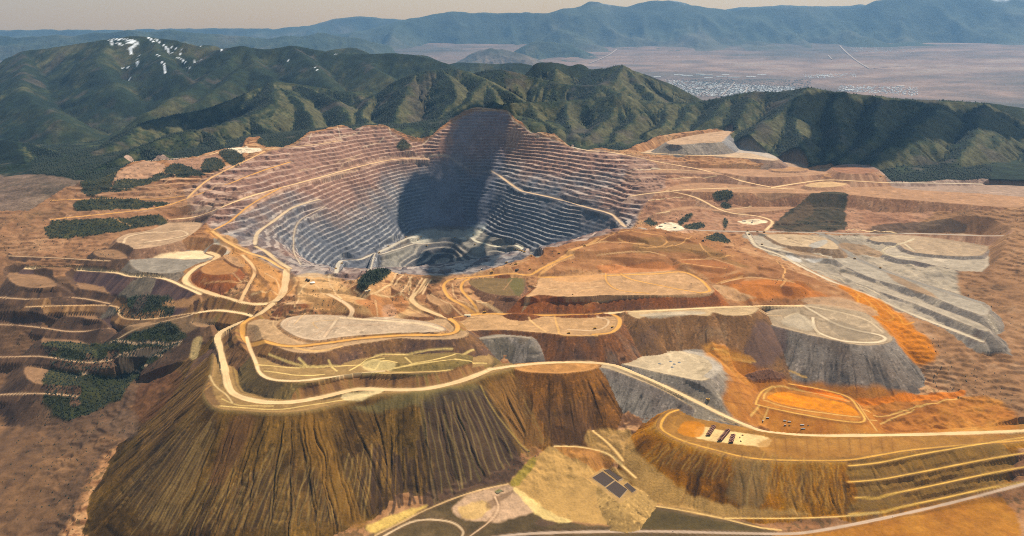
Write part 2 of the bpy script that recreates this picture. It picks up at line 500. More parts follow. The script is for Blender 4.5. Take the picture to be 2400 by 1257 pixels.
# ------------------------------------------------------------------ the pit: terraces
PITP = [(500,548),(440,480),(430,440),(520,395),(600,362),(700,335),(725,312),(800,297),(905,296),(950,325),(1010,321),(1105,262),(1185,262),(1215,290),(1300,325),(1350,350),
 (1440,356),(1530,380),(1560,400),(1560,440),(1520,470),(1500,500),(1490,528),(1460,538),(1440,545)]
def base_hit(px, py):
    return hit(px, py)
pit_w = np.array([hit(*q) for q in PITP] + [P(1270, 586, 499), P(1200, 612, 484), P(1130, 636, 465), P(1020, 650, 455), P(900, 645, 467), P(840, 660, 459), P(760, 653, 461), P(690, 646, 466), P(640, 622, 474), P(590, 590, 490)])
pi = subset(pit_w, 150)
x, y = X[pi], Y[pi]
pd, ps, pz = seg_dist(x, y, pit_w, True)
pin = in_poly(x, y, pit_w)
wgt = np.where(pin, sstep(0, 40, pd), 0)
STEP = 24.0
hb = Hh[pi] + 10 * fbm(x, y, 300, 3, 61) + 2.5 * fbm(x, y, 60, 2, 62)
q = hb / STEP; lev = np.floor(q); f = q - lev
ht = STEP * (lev + sstep(.40, .98, f))
talus = sstep(.28, .5, fbm(x, y, 330, 3, 64) + .25 * fbm(x, y, 60, 2, 65))
above = sstep(62, 85, Hh[pi]) + sstep(45, 20, Hh[pi])
# the slide scar beneath the highest wall and a few talus chutes have lost their benches
scar = smooth_curve([hit(*q2) for q2 in [(1012,395),(1035,385),(1065,410),(1070,470),(1085,530),(1000,535),(1005,470),(1015,430)]], True, 2)
sd, _, _ = seg_dist(x, y, scar, True); sin_ = in_poly(x, y, scar)
scarm = np.where(sin_, 1, sstep(50, 0, sd))
tw = wgt * above * (1 - .75 * talus) * (1 - .9 * scarm)
Hh[pi] = lerp(Hh[pi], ht, tw) + wgt * 1.6 * fbm(x, y, 22, 2, 66)
# colour: grey ore low down, reddish rock above, pale dust on the bench tops
hz = Hh[pi]
tcol = np.clip((hz - 250) / 420, -.2, 1.2) + .45 * fbm(x, y, 420, 4, 67) + .2 * fbm(x, y, 90, 3, 68)
rock = ramp([(.090, .093, .108), (.108, .102, .110), (.150, .110, .098), (.185, .108, .084), (.23, .135, .102)], np.clip(tcol, 0, 1))
top = ramp([(.30, .285, .275), (.34, .295, .265), (.39, .29, .235), (.43, .30, .23)], np.clip(tcol, 0, 1))
bench_top = (1 - sstep(.36, .50, f)) + sstep(.95, 1, f)
bench_top *= .45 + .55 * sstep(-.4, .3, fbm(x, y, 70, 3, 69))
pc = lerp(rock, top, (np.clip(bench_top, 0, 1) * tw)[:, None])
pc = lerp(pc, np.array((.16, .135, .135), np.float32), (scarm * .6)[:, None])
streak = fbm(x, y, 18, 2, 70)
pc *= (1 + .22 * streak + .12 * fbm(x, y, 7, 1, 71))[:, None]
flo = sstep(85, 60, hz) * sstep(-20, 30, hz)
pc = lerp(pc, mottled(x, y, [(.13, .13, .135), (.20, .198, .195), (.29, .285, .27)], 140), (flo * .9)[:, None])
COL[pi] = lerp(COL[pi], pc, sstep(0, 25, np.where(pin, pd, 0))[:, None])
m = pin
REG[pi[m]] = R_PIT
wall = m & (hz > 88)
BENCH[pi[wall]] = np.clip(lev[wall], 2, 60).astype(np.int32)
print('pit', round(time.time() - T0, 1))

def terrace(pts, step, seed, cols_top, cols_riser, amt=.9):
    """old hillside benches outside the pit"""
    w = np.array([hit(*q) for q in pts]); idx = subset(w, 10); x, y = X[idx], Y[idx]
    d, _, _ = seg_dist(x, y, w, True); k = np.where(in_poly(x, y, w), sstep(0, 50, d), 0) * amt
    q = (Hh[idx] + 8 * fbm(x, y, 220, 3, seed) + 2 * fbm(x, y, 50, 2, seed + 1)) / step; f = q - np.floor(q)
    Hh[idx] = lerp(Hh[idx], step * (np.floor(q) + sstep(.42, 1.0, f)), k)
    c = lerp(mottled(x, y, cols_riser, seed + 2), mottled(x, y, cols_top, seed + 4), (1 - sstep(.36, .52, f) + sstep(.96, 1, f))[:, None])
    COL[idx] = lerp(COL[idx], c, (k * (.6 + .4 * sstep(-.3, .3, fbm(x, y, 90, 2, seed + 6))))[:, None])
TOPS_ = [(.30, .19, .13), (.38, .25, .175), (.46, .33, .24)]; RIS_ = [(.10, .06, .045), (.15, .085, .06), (.21, .125, .085)]
terrace([(160,430),(280,408),(380,398),(450,398),(520,400),(480,430),(450,462),(400,480),(257,496),(160,500)], 20, 640, TOPS_, RIS_)
terrace([(420,500),(470,478),(560,440),(600,445),(540,480),(480,508)], 18, 650, TOPS_, RIS_)
terrace([(1470,385),(1560,395),(1600,420),(1570,446),(1500,450),(1450,430)], 18, 660, TOPS_, RIS_)
terrace([(1810,515),(1970,515),(1975,545),(1805,545)], 14, 670, [(.14,.085,.06),(.20,.12,.085)], [(.03,.022,.016),(.06,.04,.03)])

# ------------------------------------------------------------------ earth-moving operators
def plateau(pts, z=None, ang=36.0, top=TAN, slope=(BROWN, RUST, TAN), reg=None, regs=None, reach=600, cut=True, fill=True, cutang=42.0, rill=1.5, seed=0, sm=3,
            tops=None, streak=26.0, lip=None, cutcol=None, bump=1.2, ring=16.0, gully=0.0):
    w = WP(pts, z)
    if sm > 1:
        w = smooth_curve(w, True, sm)
    idx = subset(w, reach)
    x, y = X[idx], Y[idx]
    d, s, zb = seg_dist(x, y, w, True)
    ins = in_poly(x, y, w)
    A = np.c_[np.ones(len(w)), w[:, 0] - w[:, 0].mean(), w[:, 1] - w[:, 1].mean()]
    cf = np.linalg.lstsq(A, w[:, 2], rcond=None)[0]
    zi = cf[0] + cf[1] * (x - w[:, 0].mean()) + cf[2] * (y - w[:, 1].mean())
    zi = lerp(zb, zi, sstep(0, 60, d))
    h = Hh[idx].copy()
    wob = 1 + .10 * fbm(s, d * .15, 110, 2, seed + 200)
    lo = zb - np.maximum(d - 2, 0) * math.tan(math.radians(ang)) * wob
    hi = zb + np.maximum(d - 2, 0) * math.tan(math.radians(cutang)) * wob
    sw = s + 7 * fbm(s, d, 42, 2, seed + 208) * np.clip(d / 40, 0, 1)
    n1 = fbm(sw, d * .045, streak * 4.5, 5, seed + 201, .6); n2 = fbm(sw, d * .09, streak * .9, 3, seed + 202, .6); n3 = vnoise(sw / 7.0, d / 60.0, seed + 203)
    rl = rill * (n2 + .7 * n3) * np.clip(d / 30, 0, 1) + rill * 1.6 * fbm(sw, d * .12, streak * 3.5, 3, seed + 220) * np.clip(d / 70, 0, 1)
    gm = np.zeros(len(idx), np.float32)
    if gully > 0:
        bend = .35 * vnoise(s / 70.0, d / 90.0, seed + 230)
        g1 = (1 - np.abs(vnoise(sw / 27.0 + bend, d / 700.0, seed + 231))) ** 5
        g2 = (1 - np.abs(vnoise(sw / 12.0 + bend, d / 320.0, seed + 232))) ** 4
        reachk = sstep(10, 90, d + 60 * vnoise(s / 45.0, s * 0, seed + 233))
        gm = g1 * reachk + .55 * g2 * sstep(40, 150, d + 70 * vnoise(s / 22.0, s * 0, seed + 234))
        rl = rl - gully * gm
    fl = (~ins) & (lo > h - .5) if fill else np.zeros(len(idx), bool)
    ct = (~ins) & (hi < h) & (edge_in[idx] < 20) if cut else np.zeros(len(idx), bool)
    hn = h.copy()
    hn[fl] = np.maximum(h, lo + rl)[fl]
    hn[ct] = (hi + rl)[ct]
    hn[ins] = (zi + bump * fbm(x, y, 40, 3, seed + 204))[ins]
    Hh[idx] = hn
    BENCH[idx[ins | fl]] = -1
    tc = mottled(x, y, tops if tops else [np.array(top) * .72, np.array(top) * .92, np.array(top), np.array(top) * 1.12], seed + 205)
    if ring > 0:
        rk = sstep(ring * 1.6, ring * 1.1, d) * sstep(3, 7, d) * (.55 + .45 * fbm(s, d, 60, 2, seed + 209))
        tc = lerp(tc, np.array(top if tops is None else tops[-1], np.float32) * 1.22, (rk * .7)[:, None])
        pat = fbm(x, y, 75, 3, seed + 210)
        arc = sstep(.86, .97, 1 - np.abs(vnoise(x / 55.0 + pat, y / 55.0, seed + 211))) * sstep(ring * 1.2, ring * 2, d)
        tc = tc * (1 + .22 * arc * np.sign(pat + .2))[:, None]
        tc = lerp(tc, np.array((.13, .085, .055), np.float32), (np.exp(-((d - 3.0) / 3.0) ** 2) * .5)[:, None])
        hb_ = 2.2 * np.exp(-((d - 3.5) / 3.0) ** 2)
        Hh[idx[ins]] += hb_[ins]
    COL[idx[ins]] = tc[ins] * .80
    t = .48 + (.70 if gully == 0 else .42) * n1 + (.25 if gully == 0 else .12) * n2 + .40 * fbm(x, y, 70, 3, seed + 206) + .35 * fbm(x, y, 260, 2, seed + 219)
    t = lerp(.5 + .7 * fbm(x, y, 75, 3, seed + 212), t, .25 + .75 * sstep(5, 90, d))
    rl1 = sstep(.88, .985, 1 - np.abs(vnoise(sw / 13.0, d / 190.0, seed + 213))) * sstep(12, 70, d)
    rl2 = sstep(.90, .99, 1 - np.abs(vnoise(sw / 29.0 + .4 * vnoise(s / 60, d / 40, seed + 215), d / 320.0, seed + 214)))
    scol = ramp(slope, t) * (1 + .16 * n3 + .20 * fbm(x, y, 10, 2, seed + 207))[:, None]
    scol = scol * (1 - .38 * rl1 * sstep(-.2, .4, n1) - .40 * rl2 * sstep(20, 60, d))[:, None]
    scol = scol * (1 + .55 * sstep(.55, .8, fbm(x, y, 8.0, 1, seed + 217)) - .4 * sstep(.55, .8, fbm(x, y, 9.0, 1, seed + 218)))[:, None]
    light_ = sstep(.90, .99, 1 - np.abs(vnoise(sw / 17.0, d / 160.0, seed + 216))) * sstep(30, 110, d)
    scol = scol * (1 + .40 * light_ * sstep(0, .4, -n1))[:, None]
    if gully > 0:
        scol = scol * (1.08 - .55 * np.clip(gm, 0, 1))[:, None]
    if lip is not None:
        scol = lerp(scol, np.array(lip, np.float32), (sstep(18, 0, d) * .6)[:, None])
    COL[idx[fl]] = scol[fl] * .88
    if cutcol is not None:
        scol = ramp(cutcol, t) * (1 + .2 * n3)[:, None]
        COL[idx[ct]] = scol[ct]
    else:
        COL[idx[ct]] *= (1 + .25 * n2 + .2 * n3)[ct][:, None]
    if reg is not None:
        REG[idx[ins]] = reg
        REG[idx[fl]] = reg if regs is None else regs
    return w

def zsmooth(w, k=3):
    z = w[:, 2].copy()
    for _ in range(k):
        z[1:-1] = .25 * z[:-2] + .5 * z[1:-1] + .25 * z[2:]
    w[:, 2] = z
    return w

def road(pts, width, z=None, col=ROAD, reach=60, ang=36.0, slope=None, reg=None, berm=1.5, seed=0, flat=True, sm=4, edge=(.15,.095,.06), fill=True, cut=True, cutang=40.0, strength=1.0):
    w = smooth_curve(WP(pts, z), False, sm)
    w = zsmooth(w, 4)
    idx = subset(w, reach + width)
    x, y = X[idx], Y[idx]
    d, s, zb = seg_dist(x, y, w)
    hw = width * .5 * (1 + .22 * fbm(s, s * 0, 70, 3, seed + 300))
    e = d - hw
    h = Hh[idx].copy()
    n2 = fbm(s, d * .07, 22, 2, seed + 301); n3 = vnoise(s / 6.0, d / 60.0, seed + 302)
    if flat:
        t = math.tan(math.radians(ang)); tcu = math.tan(math.radians(cutang))
        near = e < reach
        lo = zb - np.maximum(e - 4, 0) * t; hi = zb + np.maximum(e - 2, 0) * tcu
        hn = h.copy()
        fl = near & (lo > h) & (e > 0) & fill
        ct = near & (hi < h) & (e > 0) & cut
        hn = np.where(fl, lo + (1.2 * n2 + n3) * np.clip(e / 30, 0, 1), hn)
        hn = np.where(ct, hi + .8 * n2, hn)
        hn = np.where(e <= 0, zb, hn)
        hn = hn + berm * np.exp(-((e - 3.5) / 3.0) ** 2)
        Hh[idx] = hn
        if slope is not None:
            c = ramp(slope, .5 + .6 * n2 + .3 * fbm(x, y, 70, 2, seed + 303)) * (1 + .2 * n3)[:, None]
            mm = (fl | ct)
            COL[idx[mm]] = c[mm]
            if reg is not None:
                REG[idx[fl & (e > 6)]] = reg[1] if isinstance(reg, tuple) else REG[idx[fl & (e > 6)]]
    mk = sstep(2.5, -2.5, e) * strength
    trk = 1.06 + .17 * vnoise(d / 4.5, s / 160.0, seed + 304) + .14 * fbm(x, y, 34, 3, seed + 305)
    rc = np.array(col, np.float32)[None, :] * (.90 * trk)[:, None]
    COL[idx] = lerp(COL[idx], rc, mk[:, None])
    if edge is not None:
        COL[idx] = lerp(COL[idx], np.array(edge, np.float32), (np.exp(-((e - 5.0) / 3.2) ** 2) * (.30 if not flat else .6) * strength * (.6 + .4 * n3))[:, None])
    if reg is not None:
        r0 = reg[0] if isinstance(reg, tuple) else reg
        REG[idx[e < 1]] = r0
        BENCH[idx[e < 1]] = -1
    return w

def track(pts, width=9, col=CREAM, seed=0, strength=.85, z=None):
    return road(pts, width, z, col, flat=False, seed=seed, strength=strength, sm=4)

def paint(pts, col, soft=12, amt=1.0, seed=0, rag=20.0, z=None, var=.25, sm=3, cols=None, reg=None, lift=0.0, rough_=0.0, scale=90):
    w = WP(pts, z)
    if sm > 1:
        w = smooth_curve(w, True, sm)
    idx = subset(w, rag * 2 + soft)
    x, y = X[idx], Y[idx]
    d, s, zb = seg_dist(x, y, w, True)
    d = np.where(in_poly(x, y, w), d, -d) + rag * fbm(x, y, 3 * rag + 5, 3, seed + 400)
    mk = sstep(-soft, soft, d) * amt
    c = mottled(x, y, cols, seed + 401) if cols is not None else np.array(col, np.float32)[None, :] * (1 + var * fbm(x, y, scale, 3, seed + 402) + var * .6 * fbm(x, y, 14, 2, seed + 403))[:, None]
    COL[idx] = lerp(COL[idx], c, mk[:, None])
    if lift or rough_:
        Hh[idx] += (mk > .5) * (lift + rough_ * np.abs(fbm(x, y, 9, 2, seed + 404)))
    if reg is not None:
        mm = mk > .5 * amt
        REG[idx[mm]] = reg; BENCH[idx[mm]] = -1
    return w
ORG3 = (RUST, (.33, .14, .05), ORANGE, (.46, .24, .085))
BRN3 = (DKBROWN, BROWN, (.24, .14, .075), OLIVE)
GRY3 = ((.15, .125, .12), GREY, (.27, .245, .23), (.33, .30, .28))
PUR3 = ((.10, .065, .06), PURPLE, (.20, .14, .12), (.24, .18, .15))
RUS3 = ((.11, .055, .035), (.17, .08, .045), RUST, (.30, .16, .085))
PNK3 = ((.24, .145, .105), (.30, .19, .14), PINK, (.44, .31, .24))
WOOD = [(.010, .016, .006), (.016, .024, .008), (.028, .034, .012), (.05, .05, .02)]
A_SL = ((.040,.022,.010),(.080,.045,.018),(.122,.071,.027),(.162,.098,.036),(.20,.124,.046))
POND_W = []

# named pieces of ground
D_UPR = region('waste_dump', 'pale upper dump tucked under the dark mountain')
D_PAL = region('waste_dump', 'long pale flat-topped dump with grey and purple face below the dark mountain')
D_LG4 = region('waste_dump', 'low pinkish ledge above the crusher sites')
D_BRN = region('waste_dump', 'pinkish brown dump with steep face above the straight grey road')
D_RND = region('waste_dump', 'small round tan dump beside the dusty road junction')
RB = region('haul_road', 'pale dusty haul road crossing the pink slopes right of the pit')
RG = region('haul_road', 'straight grey haul road running along the foot of the brown dump')
R_WOOD = region('woodland', 'dark evergreen wood left standing in patches between the dumps')
D_GRT = region('leach_terrace', 'grey stepped waste terraces on the right behind the orange hill')
RGL = region('haul_road', 'pale road descending between grey terraces and the orange hill')
RGD = region('haul_road', 'dark grey haul road curving down through the leach terraces')
D_HILL = region('hill', 'broad orange-brown hill between the pit and the grey terraces')
RL = region('haul_road', 'pale road along the top of the left pit wall')
RLO = region('haul_road', 'tan haul roads cutting across the terraced hillside left of the pit')
RP = region('haul_road', 'pale haul ramps winding down the pit walls to the floor')
D_L1 = region('waste_dump', 'flat tan dump with tyre tracks on the left below the terraced hillside')
D_L2 = region('waste_dump', 'grey dump with a pale oval pad and rocky rim on the left')
R_MAIN = region('haul_road', 'broad pale main haul road looping round the terraces on the left')
D_MOUND = region('hill', 'reddish round mound enclosed by haul roads on the left')
RLL = region('haul_road', 'pale road along the top of a dark purple face at the left edge')
D_L3 = region('waste_dump', 'small brown spur dump beside the main haul road on the left')
R_RIM = region('haul_road', 'tan haul road following the near rim of the pit')
D_M1 = region('waste_dump', 'small rust-brown dump face in the middle below the pit rim')
D_TREE = region('hill', 'small knoll with a dark stand of conifers on the near rim')
D_F2 = region('waste_dump', 'grass-topped mound between looping orange roads')
D_F = region('waste_dump', 'large flat tan plateau with rust-brown face in the middle')
R_OR = region('haul_road', 'orange haul road winding over the tan plateau and mound')
D_K = region('waste_dump', 'brown dump face with grey toe right of the centre below the straight pale road')
D_E = region('waste_dump', 'rounded tan terrace with a fan-shaped rust-red face in the centre')
D_E2 = region('waste_dump', 'dark grey hollow dump face left of the rust-red fan')
D_C = region('waste_dump', 'pale oval terrace ringed by an orange road on the left')
R_OC = region('haul_road', 'orange haul road ringing the pale oval terrace')
R_ST = region('haul_road', 'straight pale haul road between tan plateau and brown dump')
D_B = region('waste_dump', 'yellowish terrace criss-crossed by tracks above the main haul road')
D_A = region('waste_dump', 'huge rilled olive-brown dump filling the lower left')
D_A2 = region('waste_dump', 'rust-orange fan-shaped dump face below the pale road in the centre')
D_S = region('waste_dump', 'small pale grey dump with a cream pad and rocky rim')
D_A3 = region('waste_dump', 'smooth grey dump face under the descending pale road')
R_DN = region('haul_road', 'pale haul road descending from the centre to the orange pads on the right')
D_G = region('waste_dump', 'great grey cone-shaped dump with ring road on top at the right')
D_PAD = region('ground', 'bright orange leach pads ringed by yellow tracks on the right')
D_HEAP = region('hill', 'low dark brown rubble heap on the orange ground')
D_N = region('waste_dump', 'orange foreground dump on the lower right with parked machines on top')
D_PL = region('ground', 'dark scrubby plain along the bottom edge')
D_BG = region('ground', 'smooth beige apron between the two foreground dumps')
R_HW = region('road', 'paved grey-pink highway along the bottom right edge')
R_POND = region('pond', 'dark brown settling ponds divided by pale dykes')

# steep dark gullied ground on the left, and the ground beyond the picture's edges
paint([(-300,660),(120,650),(257,650),(400,660),(480,720),(500,800),(440,900),(340,1010),(257,1060),(0,1400),(-400,1300)], None, 20, .92, 600, 40, cols=[(.050,.033,.024),(.085,.054,.037),(.125,.078,.05),(.18,.115,.075)])
paint([(-300,400),(100,410),(257,420),(420,440),(460,500),(400,530),(257,640),(120,650),(-300,660)], None, 20, .7, 601, 40, cols=[(.10,.068,.046),(.16,.10,.068),(.23,.14,.095),(.30,.20,.14)])
paint([(2160,440),(2400,440),(2700,500),(2700,1000),(2400,1000),(2200,900),(2142,800),(2180,600)], None, 20, .8, 602, 40, cols=[(.11,.075,.05),(.17,.105,.065),(.24,.15,.095),(.30,.21,.15)])
paint([(1742,548),(1850,550),(2000,552),(2160,556),(2230,600),(2250,760),(2142,737),(1990,670),(1870,620),(1780,580)], None, 14, .95, 606, 14, cols=[(.17,.155,.14),(.25,.23,.21),(.33,.30,.265),(.42,.37,.31)])
paint([(1480,370),(1600,380),(1850,410),(2142,440),(2142,545),(1800,545),(1540,535),(1500,480)], None, 20, .75, 603, 30, cols=[(.19,.105,.075),(.26,.155,.115),(.32,.205,.155),(.38,.26,.20)])
# ------------------------------------------------------------------ dumps, terraces and mounds, from the lowest to the highest
plateau([(1538,992,182),(1546,1012,176),(1580,1032,165),(1640,1052,152),(1720,1074,137),(1800,1082,130),(1900,1083),(1990,1083),(2060,1071),(2142,1058),(2420,1035),(2650,1010),(2650,965),(2420,990),(2142,1012),(1900,1018),(1800,1012),(1745,1000,141),(1700,990,150),(1640,970,170),(1590,958,186),(1560,966,187)], 128, ang=35, top=(.30,.17,.065), slope=((.13,.058,.014),(.23,.105,.024),(.32,.155,.032),(.26,.15,.052),(.41,.21,.042)), reg=D_N, seed=310, reach=420, rill=2.5, gully=6.0, streak=24, cut=False, lip=(.42,.26,.10))
plateau([(1772,945),(1785,915),(1820,900),(1860,898),(1960,930),(2000,945),(2020,975),(2015,988),(1960,985),(1880,970),(1800,955)], 148, ang=20, top=(.36,.20,.07), slope=((.24,.12,.04),ORANGE,(.40,.22,.08)), reg=D_PAD, seed=280, reach=60)
plateau([(1745,880),(1760,872),(1790,866),(1820,870),(1842,882),(1830,890),(1780,892),(1752,890)], 182, ang=32, top=(.13,.075,.055), slope=((.10,.055,.04),(.14,.08,.06)), reg=D_HEAP, seed=301, reach=60, bump=6)
plateau([(1395,866,290),(1420,864,288),(1490,890,262),(1550,915,236),(1620,955,196),(1660,980,170),(1700,990,158),(1745,1000,143),(1745,992,145),(1690,968,177),(1600,924,224),(1500,878,268),(1420,852,289)], None, ang=36, top=(.40,.33,.25), slope=((.15,.125,.12),(.19,.165,.16),GREY,(.27,.25,.24)), reg=D_A3, seed=255, reach=420, streak=30)
plateau([(1452,850),(1480,818),(1520,808),(1560,811),(1600,816),(1650,822),(1685,846),(1690,866),(1668,886),(1640,893),(1560,878),(1500,864)], 272, top=(.50,.43,.34), slope=((.20,.18,.165),GREY,(.30,.27,.24),(.36,.32,.28)), reg=D_S, seed=252, reach=300)
plateau([(1200,862),(1225,872),(1300,877),(1350,874),(1395,866),(1400,852),(1300,848),(1200,854)], 293, ang=35, top=(.44,.25,.12), slope=((.085,.043,.02),(.14,.068,.027),(.19,.093,.035),(.22,.128,.05)), reg=D_A2, seed=251, reach=600, rill=2.5, gully=7.0, streak=20)
plateau([(506,782),(500,830),(494,880),(478,918),(500,955),(560,964),(650,969),(720,963),(800,946),(880,926),(1000,919),(1090,899),(1140,879),(1195,864),(1200,852),(1150,858),(1000,896),(850,902),(700,932),(600,926),(556,902),(545,800),(560,765),(530,762)], 300, ang=35, top=(.29,.20,.105), slope=A_SL, reg=D_A, seed=250, reach=900, rill=3.0, gully=9.0, streak=22, lip=(.30,.23,.12))
plateau([(1980,640),(2050,665),(2142,700),(2300,760),(2300,775),(2142,712),(2050,680),(1975,650)], 336, top=(.40,.36,.32), slope=((.15,.135,.13),GREY,LGREY), reg=D_GRT, seed=45, reach=90)
plateau([(1778,752,344),(1790,735,362),(1830,722,374),(1885,714,382),(1950,716,378),(2030,735,360),(2082,770,332),(2095,795,316),(2070,808,310),(2010,810,310),(1950,797,318),(1900,787,325),(1840,772,332)], None, ang=35.5, top=(.40,.33,.26), slope=((.135,.105,.095),(.17,.145,.135),GREY,(.24,.21,.195)), reg=D_G, seed=261, reach=620, gully=4.0, streak=40, rill=3)
plateau([(588,800),(596,840),(602,872),(632,891),(685,898),(760,896),(850,884),(950,877,343),(1050,872,334),(1130,863,311),(1158,850,307),(1145,830,315),(1100,817,330),(1000,820,342),(900,830),(800,845),(720,852),(670,842),(630,825),(608,803)], 345, top=(.31,.22,.12), slope=((.075,.055,.035),(.11,.08,.045),(.15,.11,.055),(.20,.16,.08)), reg=D_B, seed=230, reach=140)
plateau([(1960,600),(2000,598),(2050,620),(2142,655),(2300,710),(2300,740),(2142,680),(2050,655),(1990,630),(1955,612)], 352, top=(.37,.34,.31), slope=((.13,.12,.115),GREY,LGREY), reg=D_GRT, seed=44, reach=130)
plateau([(870,842),(950,836),(1040,828),(1075,832),(1060,845),(1000,850),(920,852)], 353, ang=20, top=(.22,.165,.08), slope=((.12,.095,.05),OLIVE,(.24,.19,.10)), reg=D_B, seed=231, reach=60, cut=False)
plateau([(1112,796),(1140,788),(1190,783),(1240,788),(1246,796),(1200,790),(1150,794)], 356, top=(.30,.27,.24), slope=((.11,.10,.09),(.15,.135,.12),GREY,(.20,.16,.12)), reg=D_E2, seed=212, reach=140)
plateau([(400,700),(440,695),(470,700),(530,715),(560,722),(540,718),(480,705)], 372, top=(.42,.28,.17), slope=(BROWN,(.24,.15,.09),RUST,TAN), reg=D_L3, seed=151, reach=90)
plateau([(2070,590),(2100,575),(2142,570),(2300,580),(2300,640),(2142,612),(2100,606)], 374, top=LGREY, slope=((.15,.125,.13),GREY,(.25,.225,.225)), reg=D_GRT, seed=43, reach=160)
plateau([(1750,552),(1790,556),(1850,585),(1920,598),(1960,610),(1900,600),(1830,590),(1780,575)], 382, top=LGREY, slope=GRY3, reg=D_GRT, seed=40, reach=120)
plateau([(562,768),(580,790),(640,811),(690,827),(760,827),(802,814),(900,799),(935,794),(1000,797),(1072,795),(1100,782),(1070,755),(1040,748),(900,742),(760,738),(690,742),(650,752),(610,748)], 387, top=(.43,.31,.21), slope=((.09,.06,.05),(.13,.08,.06),BROWN,(.22,.15,.11)), reg=D_C, seed=213, reach=220)
plateau([(2035,560),(2070,552),(2142,550),(2300,552),(2300,600),(2142,592),(2100,570),(2060,568)], 388, top=(.40,.32,.25), slope=((.17,.125,.11),GREY,(.27,.235,.22)), reg=D_GRT, seed=42, reach=160)
plateau([(1060,750),(1130,736),(1250,737),(1350,735),(1420,734),(1452,744),(1456,764),(1440,780),(1400,787),(1340,788),(1280,782),(1230,778),(1170,774),(1110,776),(1080,778)], 370, top=(.47,.32,.20), slope=((.085,.052,.04),(.125,.07,.047),(.175,.082,.042),(.16,.11,.085)), reg=D_E, seed=211, reach=260, streak=34)
plateau([(1495,748),(1520,742),(1600,738),(1660,742),(1672,733),(1700,740),(1750,740),(1775,730),(1770,718),(1700,718),(1550,726),(1470,731)], 391, top=(.46,.36,.25), slope=((.13,.08,.055),BROWN,(.22,.13,.075),(.23,.17,.12)), reg=D_K, seed=210, reach=330)
plateau([(1800,550),(1900,552),(1950,565),(1965,585),(1900,580),(1840,575),(1810,562)], 392, top=(.47,.38,.29), slope=((.20,.14,.10),(.26,.19,.14),GREY), reg=D_GRT, seed=41, reach=120)
plateau([(655,762),(672,746),(720,738),(800,740),(900,744),(1000,754),(1042,768),(1032,778),(900,784),(800,791),(745,799),(700,792),(672,778)], 394, ang=30, top=(.50,.41,.335), slope=((.25,.17,.12),TAN), reg=D_C, seed=214, reach=60)
plateau([(665,715),(690,706),(760,703),(785,712),(770,708),(720,712)], 420, top=(.48,.34,.23), slope=(RUST,(.20,.10,.06),BROWN,TAN), reg=D_M1, seed=173, reach=90)
plateau([(303,618),(315,604),(370,592),(430,587),(490,590),(508,600),(490,618),(450,632),(390,642),(330,638)], 442, top=(.27,.25,.235), slope=((.13,.115,.10),(.18,.155,.135),GREY), reg=D_L2, seed=142, reach=200, bump=2.5)
plateau([(1098,662),(1130,652),(1180,646),(1225,648),(1232,665),(1222,690),(1185,694),(1130,684)], 438, top=(.175,.125,.07), slope=((.11,.065,.05),(.17,.10,.07),(.22,.13,.09)), reg=D_F2, seed=190, reach=160)
plateau([(1222,704),(1262,692),(1330,697),(1450,694),(1560,693),(1640,691),(1674,686),(1664,670),(1625,650),(1575,624),(1490,622),(1420,640),(1330,648),(1265,652),(1255,675)], 442, top=(.46,.31,.20), slope=RUS3, reg=D_F, seed=192, reach=260)
mw = plateau([(470,630),(500,612),(540,612),(560,625),(550,640),(510,645),(480,642)], 458, top=(.34,.19,.10), slope=((.13,.065,.04),(.19,.085,.05),RUST,(.30,.18,.11)), reg=D_MOUND, seed=146, reach=130)
plateau([(840,672),(850,650),(880,634),(915,636),(905,648),(870,668)], 484, ang=30, top=(.05,.05,.025), slope=((.30,.18,.11),TAN,(.36,.23,.14)), reg=D_TREE, seed=185, reach=90)
plateau([(272,562),(300,548),(350,540),(395,522),(440,520),(475,525),(450,552),(420,566),(370,578),(320,584),(285,578)], 488, top=(.44,.33,.25), slope=((.16,.095,.07),(.22,.14,.105),(.27,.18,.13),PURPLE), reg=D_L1, seed=140, reach=220)
plateau([(1560,446),(1640,450),(1740,452),(1800,456),(1860,454),(1980,456),(2060,464),(2142,470),(2420,486),(2420,436),(2142,436),(2000,434),(1850,428),(1700,428),(1600,432)], 535, top=(.38,.245,.17), slope=((.20,.115,.08),(.26,.15,.10),(.31,.19,.13),PINK), reg=D_BRN, seed=4, reach=380, streak=34)
plateau([(1530,503),(1580,494),(1640,491),(1700,498),(1770,498),(1850,491),(1850,485),(1700,487),(1600,485)], 450, top=(.36,.235,.165), slope=((.20,.12,.085),(.25,.15,.105),(.30,.185,.13),(.22,.17,.12)), reg=D_LG4, seed=8, reach=200, streak=34)
plateau([(1885,436),(1900,430),(1940,426),(1975,428),(1985,433),(1960,438),(1920,440)], 556, top=(.52,.38,.25), slope=(PINK,(.34,.22,.16)), reg=D_RND, seed=5, reach=90)
plateau([(1500,404),(1600,406),(1700,411),(1800,416),(1880,413),(1960,406),(2010,399),(1960,393),(1890,399),(1750,397),(1600,395)], 590, top=(.38,.25,.18), slope=((.20,.125,.095),(.25,.155,.115),(.30,.19,.145),PINK), reg=D_BRN, seed=7, reach=200, streak=34)
plateau([(1800,382),(1850,378),(1880,384),(1893,398),(1860,402),(1810,400)], 600, top=(.44,.28,.18), slope=(PURPLE,(.26,.17,.13),PINK), reg=D_PAL, seed=3, reach=200)
plateau([(1950,392),(1990,385),(2040,390),(2060,402),(2010,408),(1965,404)], 618, top=(.30,.17,.12), slope=((.24,.13,.09),PINK), reg=D_BRN, seed=6, reach=130)
